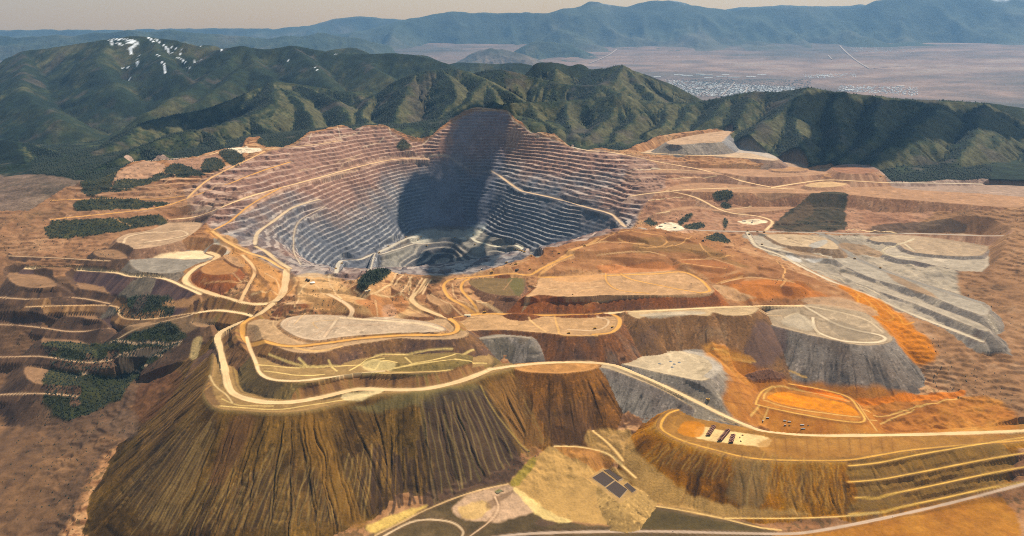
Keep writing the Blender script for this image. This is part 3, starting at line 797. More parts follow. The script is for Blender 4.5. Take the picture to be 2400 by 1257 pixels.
plateau([(1500,362),(1530,350),(1600,342),(1680,338),(1740,348),(1800,360),(1824,372),(1812,377),(1740,371),(1650,367),(1560,366),(1520,367)], 655, top=(.50,.40,.32), slope=(PURPLE,(.24,.17,.145),(.29,.21,.17),GREY), reg=D_PAL, seed=2, reach=260)
plateau([(1560,334),(1600,322),(1660,312),(1715,306),(1705,320),(1692,333),(1640,336),(1590,340)], 742, top=(.46,.34,.26), slope=GRY3, reg=D_UPR, seed=1, reach=200)

# small ledges and cut faces that break up the middle ground
def ledge(pts, seed, top=(.40,.26,.165), slope=((.13,.07,.042),(.18,.095,.055),(.24,.135,.08)), ang=34, dz=0.0, reach=110):
    z_ = float(np.mean([hit(*q)[2] for q in pts])) + dz
    return plateau([(q[0], q[1]) for q in pts], z_, ang=ang, top=top, slope=slope, seed=seed, reach=reach, ring=9.0, cutcol=slope)
HS = ((.13,.058,.032),(.18,.082,.044),(.24,.118,.062))
for i, q in enumerate([[(1395,601),(1440,592),(1500,593),(1560,602),(1540,608),(1460,603)],[(1590,612),(1640,607),(1710,622),(1690,630),(1630,623)],[(1690,668),(1740,652),(1820,654),(1880,672),(1820,670),(1750,666)],
   [(1330,586),(1400,571),(1470,567),(1520,576),(1450,582),(1380,589)],[(1560,566),(1640,573),(1700,592),(1660,591),(1590,579)],[(1780,635),(1840,640),(1890,660),(1850,658),(1800,648)],[(1160,628),(1210,618),(1260,604),(1240,614),(1190,630)]]):
    ledge(q, 700 + i * 3, (.36,.215,.125), HS, dz=3)
for i, q in enumerate([[(700,668),(740,660),(790,668),(770,677),(720,677)],[(790,690),(840,698),(880,712),(850,717),(800,705)],[(915,672),(940,666),(965,678),(940,686)],[(600,622),(640,632),(655,655),(630,661),(606,641)],
   [(515,585),(560,600),(575,625),(550,623),(520,601)],[(1000,690),(1030,700),(1060,715),(1040,721),(1005,707)],[(920,722),(970,728),(1010,742),(960,742)],[(725,690),(760,688),(790,697),(750,699)],[(640,668),(655,676),(650,692),(634,684)]]):
    ledge(q, 740 + i * 3, dz=2)
for i, q in enumerate([[(220,590),(270,586),(300,604),(270,608),(230,602)],[(385,734),(430,724),(480,724),(460,732),(400,740)],[(300,764),(360,754),(405,754),(360,764)],[(440,752),(480,748),(505,760),(470,768)],[(180,660),(240,668),(257,690),(200,690)],[(150,720),(215,735),(230,760),(160,750)],[(100,790),(190,800),(220,830),(120,830)],[(60,860),(160,870),(190,905),(80,900)],[(20,640),(110,650),(130,675),(40,670)]]):
    ledge(q, 780 + i * 3, (.26,.17,.115), ((.06,.038,.028),(.095,.06,.042),(.14,.09,.062)), dz=3, reach=160)

# ================================================================== right background: stacked pale dumps under the dark mountain
# dusty roads of the right background
road([(1440,352),(1500,358),(1600,363),(1700,367),(1790,373)], 20, reg=RB, seed=10)
road([(1340,345),(1380,353),(1440,358),(1530,377),(1650,400),(1740,425),(1810,440)], 20, reg=RB, seed=11, slope=PNK3)
road([(1810,440),(1870,430),(1930,423),(2000,423),(2080,430),(2142,428),(2300,432)], 22, reg=RB, seed=12, slope=PNK3)
road([(1480,460),(1565,448),(1650,443),(1760,441),(1860,443)], 20, reg=RB, seed=13, slope=PNK3)
road([(1565,448),(1630,462),(1680,490),(1720,500),(1780,508),(1810,520),(1800,535),(1792,543)], 18, reg=RB, seed=14, slope=PNK3)
track([(1480,400),(1560,397),(1640,402)], 10, seed=15); track([(1500,418),(1580,418),(1680,412)], 8, seed=16)
track([(1520,470),(1600,462)], 8, seed=17); track([(1510,515),(1540,500),(1570,495)], 8, seed=18); track([(1700,492),(1760,484)], 9, CREAM, 19)
for q in [[(1480,412),(1560,409)],[(1490,430),(1550,428)],[(1480,438),(1545,434)]]:
    track(q, 12, (.14, .085, .065), 20)
# long grey road with the crusher sites
road([(1500,535),(1540,540),(1620,541),(1700,543),(1800,544),(1900,545),(2000,548),(2142,550),(2350,553)], 26, col=(.33,.30,.28), reg=RG, seed=21, reach=120, slope=PNK3)
paint([(1536,535),(1545,527),(1565,522),(1590,525),(1605,537),(1580,540)], (.62,.56,.48), 4, 1, 22, 5)
paint([(1728,520),(1750,515),(1780,514),(1800,520),(1780,525),(1745,525)], (.60,.52,.42), 4, 1, 23, 5)
# wooded remnants
def woods(pts, seed, z=None, rag=14, amt=.88):
    return paint(pts, None, 10, amt, seed, rag * 1.8, z=z, cols=WOOD, rough_=7.0, reg=R_WOOD)
paint([(1812,530),(1840,500),(1880,470),(1920,452),(1980,452),(1982,500),(1975,538),(1900,542),(1820,542)], None, 5, .92, 24, 20, cols=[(.012,.014,.006),(.026,.025,.012),(.055,.042,.024),(.10,.066,.04)], rough_=5.0)
paint([(1825,520),(1880,478),(1910,490),(1880,515),(1840,528)], (.10,.065,.04), 10, .6, 25)
for yy, xa in ((518,1840),(527,1826),(536,1815)):
    track([(xa,yy),(1900,yy+1),(1968,yy+2)], 10, (.11,.075,.05), 26, .8)
woods([(1670,458),(1700,446),(1720,452),(1712,468),(1690,472)], 27, rag=6); woods([(1688,480),(1705,474),(1716,484),(1700,490)], 28, rag=5)
woods([(1590,520),(1615,500),(1625,502),(1610,520),(1595,530)], 29, rag=6); woods([(1605,528),(1640,522),(1650,535),(1615,538)], 30, rag=5); woods([(1510,520),(1525,512),(1540,525),(1525,530)], 31, rag=5); woods([(1694,520),(1702,512),(1706,528),(1698,536)], 32, rag=4)
woods([(1650,560),(1680,545),(1705,560),(1708,570),(1665,566)], 33, rag=5)
paint([(2040,540),(2060,528),(2142,520),(2250,520),(2250,545),(2060,548)], (.07,.05,.035), 8, .8, 34, 12)
track([(1985,540),(2040,543),(2100,547)], 14, CREAM, 35)

# ================================================================== right: grey leach terraces
road([(1752,545),(1760,560),(1775,578),(1830,600),(1880,625),(1950,660),(2030,690),(2142,738),(2300,800)], 24, col=(.50,.45,.38), reg=RGL, seed=46, reach=50, slope=GRY3)
road([(1920,548),(1950,560),(1985,590),(2010,608),(2060,630),(2142,660),(2300,710)], 30, col=(.22,.21,.205), reg=RGD, seed=47, reach=50, slope=GRY3)
track([(2142,560),(2110,572),(2080,580),(2068,592),(2090,600),(2142,604)], 18, (.52,.47,.38), 48); track([(2142,588),(2120,572)], 14, (.52,.47,.38), 49)
track([(1780,575),(1850,590),(1910,605),(1930,600),(1880,592)], 13, (.58,.52,.43), 50); track([(1800,590),(1870,615),(1960,650),(2060,690)], 10, (.50,.44,.36), 51)
paint([(1870,600),(1900,598),(1930,607),(1900,615)], (.50,.50,.52), 5, .8, 52, 5); paint([(1840,600),(1860,600),(1880,612),(1860,612)], (.50,.50,.52), 5, .8, 53, 5)
for i, (a, b) in enumerate([((1840,556),(1870,566)),((1880,556),(1915,566)),((1850,566),(1880,574)),((1900,570),(1925,578))]):
    track([a, b], 8, (.10,.07,.05), 54 + i, .8)
paint([(1895,575),(1930,562),(1940,568),(1915,582)], (.30,.30,.31), 4, .8, 58, 4)

# ================================================================== orange hill
hillp = [(1270,588),(1350,566),(1440,545),(1500,538),(1600,548),(1700,580),(1800,612),(1900,650),(2000,695),(2142,790),(2142,850),(2000,700),(1880,712),(1700,705),(1690,690),(1660,660),(1600,640),(1480,618),(1380,635),(1250,645),(1200,640)]
paint(hillp, None, 18, 1, 60, 16, cols=[(.17,.085,.045),(.225,.118,.064),(.28,.157,.088),(.34,.215,.13)], reg=D_HILL)
paint([(1500,560),(1600,560),(1700,600),(1750,625),(1650,600),(1550,590),(1480,580)], (.17,.115,.055), 25, .55, 61, 40)
paint([(1700,690),(1740,660),(1830,655),(1900,680),(1960,700),(1800,702)], (.33,.135,.05), 20, .8, 62, 25)
paint([(1960,665),(2030,690),(2090,720),(2142,770),(2200,830),(2142,850),(2070,770),(2000,700)], (.40,.16,.035), 14, .9, 63, 10)
paint([(1590,610),(1650,605),(1720,625),(1690,650),(1640,640)], (.24,.105,.05), 14, .7, 64, 20)
paint([(1660,655),(1690,650),(1740,640),(1740,660),(1700,672)], (.20,.085,.035), 8, .8, 65, 8); paint([(1830,668),(1850,672),(1860,690),(1840,695),(1830,680)], (.14,.06,.03), 8, .8, 66, 6)
paint([(1668,672),(1700,668),(1750,690),(1770,700),(1700,700)], (.42,.29,.19), 8, .8, 67, 10)
for i, q in enumerate([[(1440,548),(1380,575),(1320,600),(1290,625),(1260,645)],[(1450,545),(1475,540),(1500,545),(1560,560),(1555,575),(1500,580)],[(1450,560),(1560,580),(1620,555)],[(1640,570),(1655,590),(1690,605),(1720,600)],[(1820,612),(1840,630),(1835,650),(1842,655),(1830,672)],
   [(1590,620),(1700,630)],[(1680,665),(1740,648)],[(1400,560),(1330,598),(1270,640)]]):
    track(q, 9 if i < 7 else 26, (.50,.31,.16), 70 + i, .8)
for i, q in enumerate([[(1990,690),(2010,700),(2010,712),(2015,690),(2050,705),(2080,730),(2095,745),(2070,750),(2050,730),(2040,715)],[(2060,700),(2100,735),(2120,760),(2142,755)],[(2000,680),(2050,720),(2055,735)]]):
    track(q, 9, (.50,.26,.08), 80 + i, .8)

# ================================================================== left background
road([(310,379),(360,377),(420,372),(480,365),(520,355),(560,348),(620,350),(680,345),(730,340),(800,330)], 16, reg=RL, seed=90, slope=PNK3)
paint([(520,352),(560,346),(610,348),(605,356),(560,358)], (.66,.60,.52), 5, 1, 91, 4)
paint([(265,425),(285,400),(345,378),(385,385),(380,400),(340,420),(290,440)], (.33,.22,.165), 8, 1, 92, 8)
paint([(390,378),(480,366),(515,365),(510,395),(470,400),(430,395)], (.29,.185,.14), 8, 1, 93, 8)
woods([(515,355),(545,350),(568,365),(572,378),(550,392),(525,375)], 94, rag=6); woods([(480,375),(510,372),(530,392),(500,402),(472,398)], 95, rag=6)
woods([(385,400),(410,385),(450,395),(480,410),(450,412),(400,412)], 96, rag=10); woods([(280,420),(340,420),(380,405),(400,412),(370,425),(300,445),(262,450)], 97, rag=10)
woods([(200,420),(280,395),(262,440),(257,450),(200,460)], 98, rag=10); woods([(180,470),(257,464),(330,470),(400,478),(350,488),(257,492),(180,495)], 99, rag=12); woods([(602,330),(650,328),(660,340),(620,343)], 100, rag=5)
woods([(930,340),(945,326),(965,345),(955,352),(935,350)], 101, rag=5)
road([(120,515),(257,500),(340,492),(400,480),(440,465),(470,455),(540,430),(610,402),(680,380)], 20, col=ROADO, reg=RLO, seed=102, reach=22, slope=PNK3)
road([(440,465),(455,450),(490,420),(540,395),(600,365),(620,355)], 18, col=(.56,.38,.22), reg=RLO, seed=103, reach=22, slope=PNK3)
road([(400,514),(460,510),(520,485),(600,455),(700,430),(800,402),(880,382),(940,372),(1000,372)], 22, reg=RLO, seed=104, reach=22, slope=PNK3)
road([(120,470),(257,466),(360,468),(430,460)], 12, col=ROADO, reg=RLO, seed=105, reach=22)
road([(500,540),(540,520),(580,485),(630,455),(660,440)], 15, col=ROADO, reg=RLO, seed=106, reach=22, slope=PNK3)
for i, q in enumerate([[(257,448),(320,445),(400,440)],[(340,440),(390,425),(410,410),(380,405),(370,392)],[(420,485),(480,470),(540,450)],[(440,500),(500,480)],[(660,440),(760,415),(840,400)],[(500,440),(570,410)],[(800,390),(850,360)],[(700,400),(840,372)]]):
    track(q, 8, (.46,.32,.22), 107 + i, .75)
paint([(120,520),(257,502),(400,490),(430,505),(400,514),(300,508),(120,530)], (.24,.14,.09), 6, .9, 115, 6)
woods([(120,520),(257,512),(320,508),(390,515),(370,528),(300,540),(257,545),(120,560)], 116, rag=8)
track([(262,512),(305,530)], 7, TAN, 117)

# ================================================================== pit roads and floor
road([(1150,400),(1175,415),(1215,445),(1240,452),(1300,465),(1380,488),(1430,500),(1445,515),(1465,531)], 24, col=(.50,.40,.31), reg=RP, seed=120, reach=22)
road([(598,572),(605,545),(640,520),(680,490),(720,475),(748,468)], 24, col=(.50,.42,.33), reg=RP, seed=121, reach=22)
road([(688,575),(690,545),(705,515),(760,485)], 9, col=(.42,.37,.32), reg=RP, seed=122, reach=22); road([(688,575),(690,595),(705,620)], 8, col=(.42,.37,.32), reg=RP, seed=123, reach=22)
road([(786,640),(800,622),(850,605),(900,585),(950,562),(985,547)], 26, col=(.43,.41,.38), reg=RP, seed=124, reach=22)
road([(885,598),(930,585),(970,573),(1005,572)], 16, col=(.43,.41,.38), reg=RP, seed=125, reach=22); road([(865,632),(880,605),(890,597)], 9, col=(.43,.41,.38), reg=RP, seed=126, reach=22)
road([(1100,548),(1115,565),(1150,575),(1210,588),(1260,602)], 28, col=(.50,.50,.45), reg=RP, seed=127, reach=22)
paint([(985,545),(1030,540),(1090,540),(1120,545),(1115,560),(1060,558),(1000,570),(960,562)], (.47,.46,.43), 12, .8, 128, 14)
paint([(1090,540),(1130,522),(1140,535),(1110,555)], (.45,.46,.42), 10, .6, 129, 10)
track([(960,370),(1010,365),(1060,372),(1150,400)], 12, (.40,.31,.24), 130)
for i, q in enumerate([[(720,320),(800,320),(850,302)],[(790,296),(800,330)],[(905,295),(915,312),(930,322)],[(725,330),(730,312)],[(850,345),(900,322)],[(960,345),(1005,325)],[(1190,262),(1215,292),(1300,320),(1345,346)],[(1230,315),(1300,330),(1360,352)]]):
    track(q, 10, (.50,.38,.28), 131 + i, .8)

# ================================================================== near left: dumps beside the pit rim
track([(290,570),(300,555),(350,545),(390,545),(420,540),(440,550),(400,560),(340,568)], 14, (.55,.45,.35), 141)
paint([(360,604),(400,592),(450,588),(500,592),(495,604),(450,608),(400,606)], (.58,.48,.36), 6, .95, 143, 5)
road([(505,572),(535,580),(530,595),(495,605)], 26, col=(.45,.42,.38), reg=R_MAIN, seed=144, slope=GRY3)
road([(490,592,446),(510,600,444),(500,612,440),(465,625,434),(440,645,428),(435,660,424),(455,675,418),(500,690,410),(550,705,404),(590,713,402),(640,712,402)], 32, col=ROAD, reg=R_MAIN, seed=145, z=None, slope=((.2,.12,.08),BROWN,TAN), reach=60)
road([(60,630),(200,635),(257,638),(280,642),(310,648),(380,652),(430,672),(470,690)], 20, col=CREAM, reg=(RLL, region('waste_dump', 'dark purple dump face below the road at the left edge')), seed=147, z=None, reach=260, slope=((.06,.04,.04),(.085,.055,.055),(.12,.08,.075),PURPLE), cut=False)
woods([(270,730),(300,700),(350,695),(400,695),(408,715),(400,740),(340,748),(300,748)], 148, rag=8)
paint([(330,690),(350,690),(320,748),(300,748)], (.10,.07,.06), 8, .7, 149, 8)
paint([(380,710),(440,700),(470,692),(520,715),(500,722),(420,722)], (.36,.22,.13), 8, .9, 150, 10)
road([(455,735),(500,728),(540,730),(580,738),(600,745)], 24, col=CREAM, seed=152, reg=R_MAIN, slope=BRN3, reach=60)
road([(60,720),(257,715),(280,738),(300,750),(360,748),(420,738),(460,733)], 9, col=(.48,.36,.24), seed=153, slope=((.16,.11,.08),BROWN,TAN), reach=40)
road([(270,800),(300,780),(340,765),(400,750),(450,738)], 9, col=(.5,.40,.29), seed=154)
paint([(290,765),(350,752),(420,745),(490,745),(500,760),(420,790),(380,770),(300,775)], (.22,.155,.105), 10, .8, 155, 10)
woods([(295,795),(330,775),(400,757),(435,785),(430,795),(340,800)], 156, rag=8)
woods([(120,800),(257,800),(300,800),(420,800),(400,820),(320,825),(257,850),(120,850)], 157, rag=10)
woods([(120,860),(257,855),(330,840),(380,832),(340,865),(300,900),(290,930),(257,950),(120,980)], 158, rag=10)
for i, q in enumerate([[(257,805),(300,802),(425,800)],[(180,860),(257,850),(310,825),(420,808)],[(180,885),(257,872),(300,858),(345,857)],[(300,835),(350,835),(380,835)]]):
    track(q, 9, (.48,.36,.28), 159 + i, .9)

# ================================================================== rim and middle ground
paint([(480,540),(520,550),(600,600),(660,640),(690,680),(640,700),(600,690),(570,620),(520,575)], (.42,.235,.11), 14, .75, 165, 20)
road([(498,542),(530,565),(575,590),(620,605),(655,625),(672,632)], 20, col=(.56,.38,.20), reg=R_RIM, seed=166)
road([(600,578),(625,592),(650,612),(680,630)], 24, col=(.52,.42,.30), reg=R_RIM, seed=167)
road([(568,598),(590,620),(597,640),(585,665),(572,690),(565,705)], 18, col=(.55,.40,.26), reg=R_RIM, seed=168)
road([(672,632,456),(670,655,440),(662,690,416),(640,710,403)], 36, col=(.58,.46,.32), reg=R_MAIN, seed=169)
track([(480,665),(530,660),(580,655)], 8, TAN, 170); track([(590,690),(650,690),(690,670),(720,655)], 10, (.56,.41,.26), 171)
paint([(690,650),(740,640),(790,655),(830,690),(900,690),(960,700),(1000,720),(960,740),(860,735),(760,730),(700,700)], None, 16, .8, 172, 20, cols=[(.33,.19,.10),(.42,.27,.15),(.50,.35,.21),(.36,.24,.16)])
road([(770,690),(800,705),(825,725),(820,745)], 22, col=(.54,.42,.31), seed=174, reg=R_RIM)
road([(1000,655),(985,680),(965,700),(985,720),(1020,735),(1055,748)], 26, col=(.58,.45,.30), seed=175, reg=R_RIM)
for i, q in enumerate([[(770,645),(775,670),(800,700)],[(920,640),(960,650),(958,690)],[(830,680),(870,690),(920,660),(930,640)],[(700,690),(720,665),(740,650)],[(840,700),(900,720),(940,740)],[(880,690),(930,690),(955,700)],[(690,720),(700,700)]]):
    track(q, 9, (.56,.42,.28), 176 + i, .8)
paint([(900,718),(920,712),(930,735),(905,748),(895,735)], (.50,.43,.36), 6, .9, 184, 6)
woods([(838,676),(846,652),(875,632),(915,634),(908,648),(880,665),(855,680)], 186, rag=4)

# mound with the grassy top, and the big tan plateau
paint([(1190,655),(1220,650),(1228,668),(1222,690),(1208,690)], (.10,.09,.04), 6, .8, 191, 5)
road([(1240,650),(1300,650),(1380,648),(1450,645),(1540,642),(1600,638),(1640,655),(1660,674),(1662,683),(1640,687)], 17, z=442.5, col=ROADO, reg=R_OR, seed=193, berm=.8)
road([(1455,642),(1480,655),(1550,670),(1600,680),(1640,686)], 11, z=442.5, col=ROADO, reg=R_OR, seed=194, berm=.5)
road([(1420,640),(1422,660),(1450,680),(1520,688)], 9, z=442.5, col=ROADO, reg=R_OR, seed=195, berm=.5); track([(1412,620),(1412,645)], 8, TAN, 196)
road([(1130,737),(1090,718),(1055,698),(1040,675),(1050,658),(1085,652),(1140,648),(1200,641),(1240,646),(1265,632),(1300,615),(1340,598)], 16, col=ROADO, reg=R_OR, seed=197, slope=((.26,.14,.08),TAN,(.32,.19,.11)))
road([(1125,735),(1105,705),(1082,680),(1085,662),(1100,654)], 14, col=ROADO, reg=R_OR, seed=198)
track([(1120,705),(1160,722),(1200,730)], 18, (.56,.42,.28), 199); track([(1250,670),(1310,680),(1400,672)], 10, (.50,.36,.24), 200)
paint([(1290,655),(1340,640),(1400,640),(1415,655),(1350,662)], (.42,.26,.15), 8, .8, 201, 8); paint([(1410,622),(1560,616),(1590,628),(1480,640),(1412,640)], (.36,.17,.085), 8, .8, 202, 6)
for i, q in enumerate([[(1180,680),(1200,655)],[(1350,690),(1345,675),(1400,668)],[(1500,665),(1520,680),(1610,686)],[(1600,660),(1640,675),(1640,686)]]):
    track(q, 6, (.36,.23,.15), 203 + i, .7)

# ================================================================== the terraces
road([(645,712,400),(600,740,394),(568,762,390),(580,785),(640,806),(690,812),(760,805),(850,793),(950,786),(1035,785),(1068,778),(1072,762),(1055,748)], 22, z=389, col=ROADO, reg=R_OC, seed=215, slope=BRN3, reach=50)
track([(690,815),(740,823),(790,815),(800,812)], 18, (.55,.38,.21), 216)
track([(665,770),(680,748),(740,742),(790,745),(760,770),(730,790)], 8, (.40,.31,.24), 217); track([(790,748),(760,790)], 12, (.56,.47,.38), 218); track([(745,770),(735,755),(790,750)], 6, (.42,.30,.18), 219)
track([(800,745),(900,752),(980,758),(1035,772)], 22, (.58,.48,.37), 220); track([(760,790),(790,765),(900,762)], 8, (.42,.32,.25), 221)
road([(1055,748),(1130,736),(1250,739),(1380,738),(1420,735),(1450,745),(1450,765),(1430,780),(1390,784)], 18, z=371.5, col=ROADO, reg=R_OC, seed=222, berm=.8, fill=False)
track([(1240,745),(1260,765),(1280,778)], 11, (.55,.38,.22), 223); track([(1300,742),(1308,770),(1320,785),(1400,786)], 9, (.52,.34,.17), 224); track([(1400,742),(1425,750),(1420,765),(1390,775),(1330,772)], 9, (.56,.44,.33), 225)
road([(1420,735,373),(1480,731,381),(1560,727,389),(1700,720,391),(1800,717,386),(1885,717,380)], 22, z=None, reg=R_ST, seed=226, fill=False)
paint([(1500,738),(1560,732),(1640,730),(1650,736),(1580,742),(1520,745)], (.40,.36,.31), 6, .8, 227, 5)

road([(578,790),(585,815),(600,850),(610,875),(640,890),(700,893),(770,885),(850,875),(900,870)], 15, z=346, col=CREAM, seed=232, reg=R_MAIN, berm=1)
track([(850,875),(900,874),(980,872),(1060,867),(1140,860)], 7, PALE, 233)
for i, q in enumerate([[(600,855),(680,862),(760,860)],[(630,830),(680,850),(740,860),(800,858),(880,845)],[(770,845),(790,870)],[(820,868),(880,835),(960,830),(1060,818)],[(860,850),(900,840)],[(880,865),(900,845),(930,850)],[(950,838),(965,852)],[(700,840),(720,860)],[(620,870),(700,880),(760,878)],[(960,855),(1040,838),(1110,820)],[(905,868),(1000,850),(1090,845),(1140,852)]]):
    track(q, 8, PALE, 234 + i, .95)
paint([(850,850),(900,845),(930,855),(900,868),(860,868)], (.52,.44,.26), 8, .7, 246, 8)

# ================================================================== the great dump in front
paint([(1600,822),(1650,822),(1688,848),(1692,868),(1668,888),(1650,880),(1670,862),(1650,838)], (.33,.31,.30), 4, .8, 253, 4, rough_=5)
wA = [(1150,866,299),(1220,856,296),(1300,850,293),(1380,850,291),(1440,856,287),(1500,880,268),(1560,906,245),(1640,946,205),(1700,976,172),(1760,1002,142),(1800,1013,134),(1900,1021,131),(2000,1021,131),(2142,1019,131),(2350,1012,131),(2580,1000,131)]

# ================================================================== right: great grey cone and the orange ground
paint([(1650,815),(1720,820),(1760,840),(1800,870),(1900,900),(2142,930),(2350,940),(2350,1020),(2000,1015),(1800,1005),(1720,975),(1690,930),(1710,890)], None, 16, .95, 260, 18, cols=[(.20,.085,.03),(.29,.13,.045),(.36,.175,.06),(.42,.24,.095)], reg=region('ground', 'orange stained flat ground right of the grey dumps'))
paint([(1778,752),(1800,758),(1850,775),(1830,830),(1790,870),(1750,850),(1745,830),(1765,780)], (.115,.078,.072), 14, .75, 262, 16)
road([(1885,717),(1920,738),(1960,760),(2010,775),(2060,785),(2075,795),(2050,803),(1980,800),(1930,785),(1910,770),(1905,745)], 14, col=(.56,.49,.40), reg=R_ST, seed=263, berm=.8, fill=False, cut=False)
track([(1885,717),(1960,730),(2030,750),(2070,780)], 10, (.50,.42,.33), 264); track([(1840,745),(1870,735),(1900,760),(1920,785)], 10, (.52,.44,.34), 265)
paint([(1940,750),(1990,760),(2050,785),(2000,795),(1960,785)], (.20,.17,.14), 8, .6, 266, 8); paint([(1830,755),(1870,735),(1910,760),(1900,775),(1860,768)], (.42,.38,.33), 6, .6, 267, 6)
paint([(1880,705),(1950,695),(2020,712),(2060,740),(2000,728),(1920,716)], (.36,.27,.20), 8, .7, 268, 8)
for i, q in enumerate([[(1700,735),(1760,740)],[(1780,728),(1830,740)],[(1720,728),(1800,735)]]):
    track(q, 7, (.50,.38,.26), 269 + i, .8)
# orange pads
paint([(1800,934),(1815,922),(1840,919),(1900,930),(1980,945),(2012,968),(1995,974),(1920,962),(1850,950)], (.52,.22,.055), 3, 1, 281, 3, lift=-2, var=.4)
paint([(1862,902),(1880,904),(1960,925),(1990,940),(1975,940),(1900,922),(1865,912)], (.48,.16,.045), 4, 1, 282, 4, var=.4); paint([(2000,938),(2060,932),(2142,925),(2250,915),(2250,930),(2142,940),(2050,950),(2020,950)], (.46,.17,.05), 5, .9, 283, 8)
road([(1810,905),(1785,920),(1772,945),(1780,950),(1850,966),(1960,985),(2025,988),(2010,955),(1985,930),(1920,912),(1850,900)], 8, col=(.52,.34,.13), seed=284, berm=.5)
for i, q in enumerate([[(1790,935),(1800,915),(1850,910),(1950,930),(1990,942)],[(1790,938),(1850,956),(1960,972),(2015,978)],[(2010,945),(2030,975),(2055,1010)],[(2025,960),(2080,975),(2142,955),(2250,930)],[(1780,950),(1760,975)],[(1800,958),(1790,985)],[(1670,818),(1760,850)],[(1690,820),(1740,845),(1770,848)],[(1850,870),(1890,885)],[(2040,985),(2142,960)]]):
    track(q, 8, (.52,.36,.16), 285 + i, .8)
for i, q in enumerate([[(1700,880),(1760,890)],[(1700,895),(1755,905)],[(1700,940),(1750,950)],[(1720,920),(1760,930)],[(2080,990),(2142,975)]]):
    track(q, 6, (.16,.075,.03), 296 + i, .7)
paint([(1680,818),(1730,826),(1770,845),(1740,848),(1690,832)], (.40,.22,.08), 6, .8, 302, 6)

# right dump in the foreground
paint([(1640,1000),(1700,1010),(1800,1025),(1798,1048),(1750,1044),(1680,1036),(1630,1025)], (.58,.45,.27), 3, 1, 311, 4)
paint([(1605,988),(1650,995),(1640,1025),(1590,1015)], (.38,.17,.045), 6, .9, 312, 4)
paint([(1800,1030),(2000,1030),(2142,1025),(2142,1048),(2000,1070),(1800,1068)], None, 8, .7, 313, 10, cols=[(.19,.095,.035),(.28,.15,.055),(.36,.21,.085)])
for i in range(12):
    xx = 1815 + i * 25
    track([(xx, 1027), (xx + 4, 1062)], 5, (.18, .09, .035), 314 + i, .6)
road([(1590,961,185),(1566,970,186),(1550,992,181),(1556,1010,176),(1600,1033,161),(1680,1056,145),(1760,1074,133),(1850,1079,129),(1980,1079,128),(2060,1067,128),(2142,1054,128),(2300,1040,128),(2520,1022,128)], 9, col=(.50,.31,.11), seed=330, berm=.5, reach=12)
paint([(1985,1090),(2142,1065),(2350,1040),(2350,1140),(2142,1185),(2050,1195),(1990,1200),(2010,1150)], (.17,.115,.05), 8, .75, 331, 10)
for i, q in enumerate([[(1990,1092),(2060,1085),(2142,1068),(2300,1040),(2500,1010)],[(1988,1130),(2060,1124),(2142,1110),(2300,1080),(2500,1045)],[(2005,1167),(2060,1162),(2142,1148),(2300,1115),(2500,1075)],[(1990,1205),(2060,1196),(2142,1182),(2300,1150),(2500,1105)]]):
    road(q, 7, col=(.52,.36,.14), seed=332 + i, reach=10, berm=.3)
track([(1770,1085),(1755,1135),(1750,1190)], 6, (.36,.25,.11), 336)

for i, q in enumerate([[(-80,690),(60,700),(180,700),(257,712)],[(-60,760),(80,765),(170,780),(257,770)],[(-40,840),(90,835),(200,850),(260,845)],[(-60,930),(80,920),(180,930)],[(20,600),(140,606),(257,612)]]):
    road(q, 10, col=(.44,.33,.24), seed=820 + i, slope=((.06,.038,.028),(.10,.062,.044),(.15,.095,.065)), reach=40)
for i, q in enumerate([[(700,665),(760,662),(800,672)],[(1400,598),(1500,590),(1560,600)],[(1330,584),(1420,567),(1510,572)],[(1595,610),(1660,606),(1715,620)],[(1690,664),(1760,650),(1860,662)],[(1170,626),(1240,608)],[(895,664),(940,664),(965,680)]]):
    track(q, 8, (.52,.36,.22), 830 + i, .8)
for i, q in enumerate([[(1960,572),(2030,575),(2070,596),(2010,598)],[(1830,582),(1900,590),(1940,604),(1880,604)],[(2080,640),(2150,668),(2200,700),(2120,672)]]):
    paint(q, (.24,.165,.11), 8, .75, 840 + i, 14, var=.3)
paint([(1070,300),(1110,264),(1190,266),(1175,400),(1125,540),(965,545),(945,450),(990,385),(1050,370)], (.115,.122,.150), 30, .55, 846, 40, var=.35)  # grey ore tone on the far wall, painted bluer to deepen the cloud shadow

# main haul road over the front dump, down to the right
road([(640,712,402),(600,742,378),(560,758,352),(522,776,335),(509,792,326),(515,815,318),(525,860,308),(536,908,302),(562,930,300),(622,943,300),(690,942,300),(760,930,300),(840,913,300),(930,914,300),(1000,911,300),(1080,893,300),(1150,866,299)], 31, reg=R_MAIN, seed=340, slope=BRN3, reach=40, cut=True, fill=False, edge=(.20,.14,.08))
road(wA, 24, reg=R_DN, seed=341, reach=45, slope=None, fill=False, cut=True, edge=(.20,.14,.08))
track([(500,950),(560,955),(650,960),(760,945),(860,928)], 7, PALE, 342); track([(520,935),(560,950),(640,952)], 6, PALE, 343); track([(490,880),(505,905),(530,925),(545,945)], 7, (.5,.4,.25), 344)
paint([(800,925),(860,918),(900,915),(880,925),(820,940)], (.58,.50,.34), 5, .8, 345, 4)
paint([(478,918),(490,890),(505,930),(515,950),(495,950)], (.10,.06,.035), 6, .8, 346, 5)

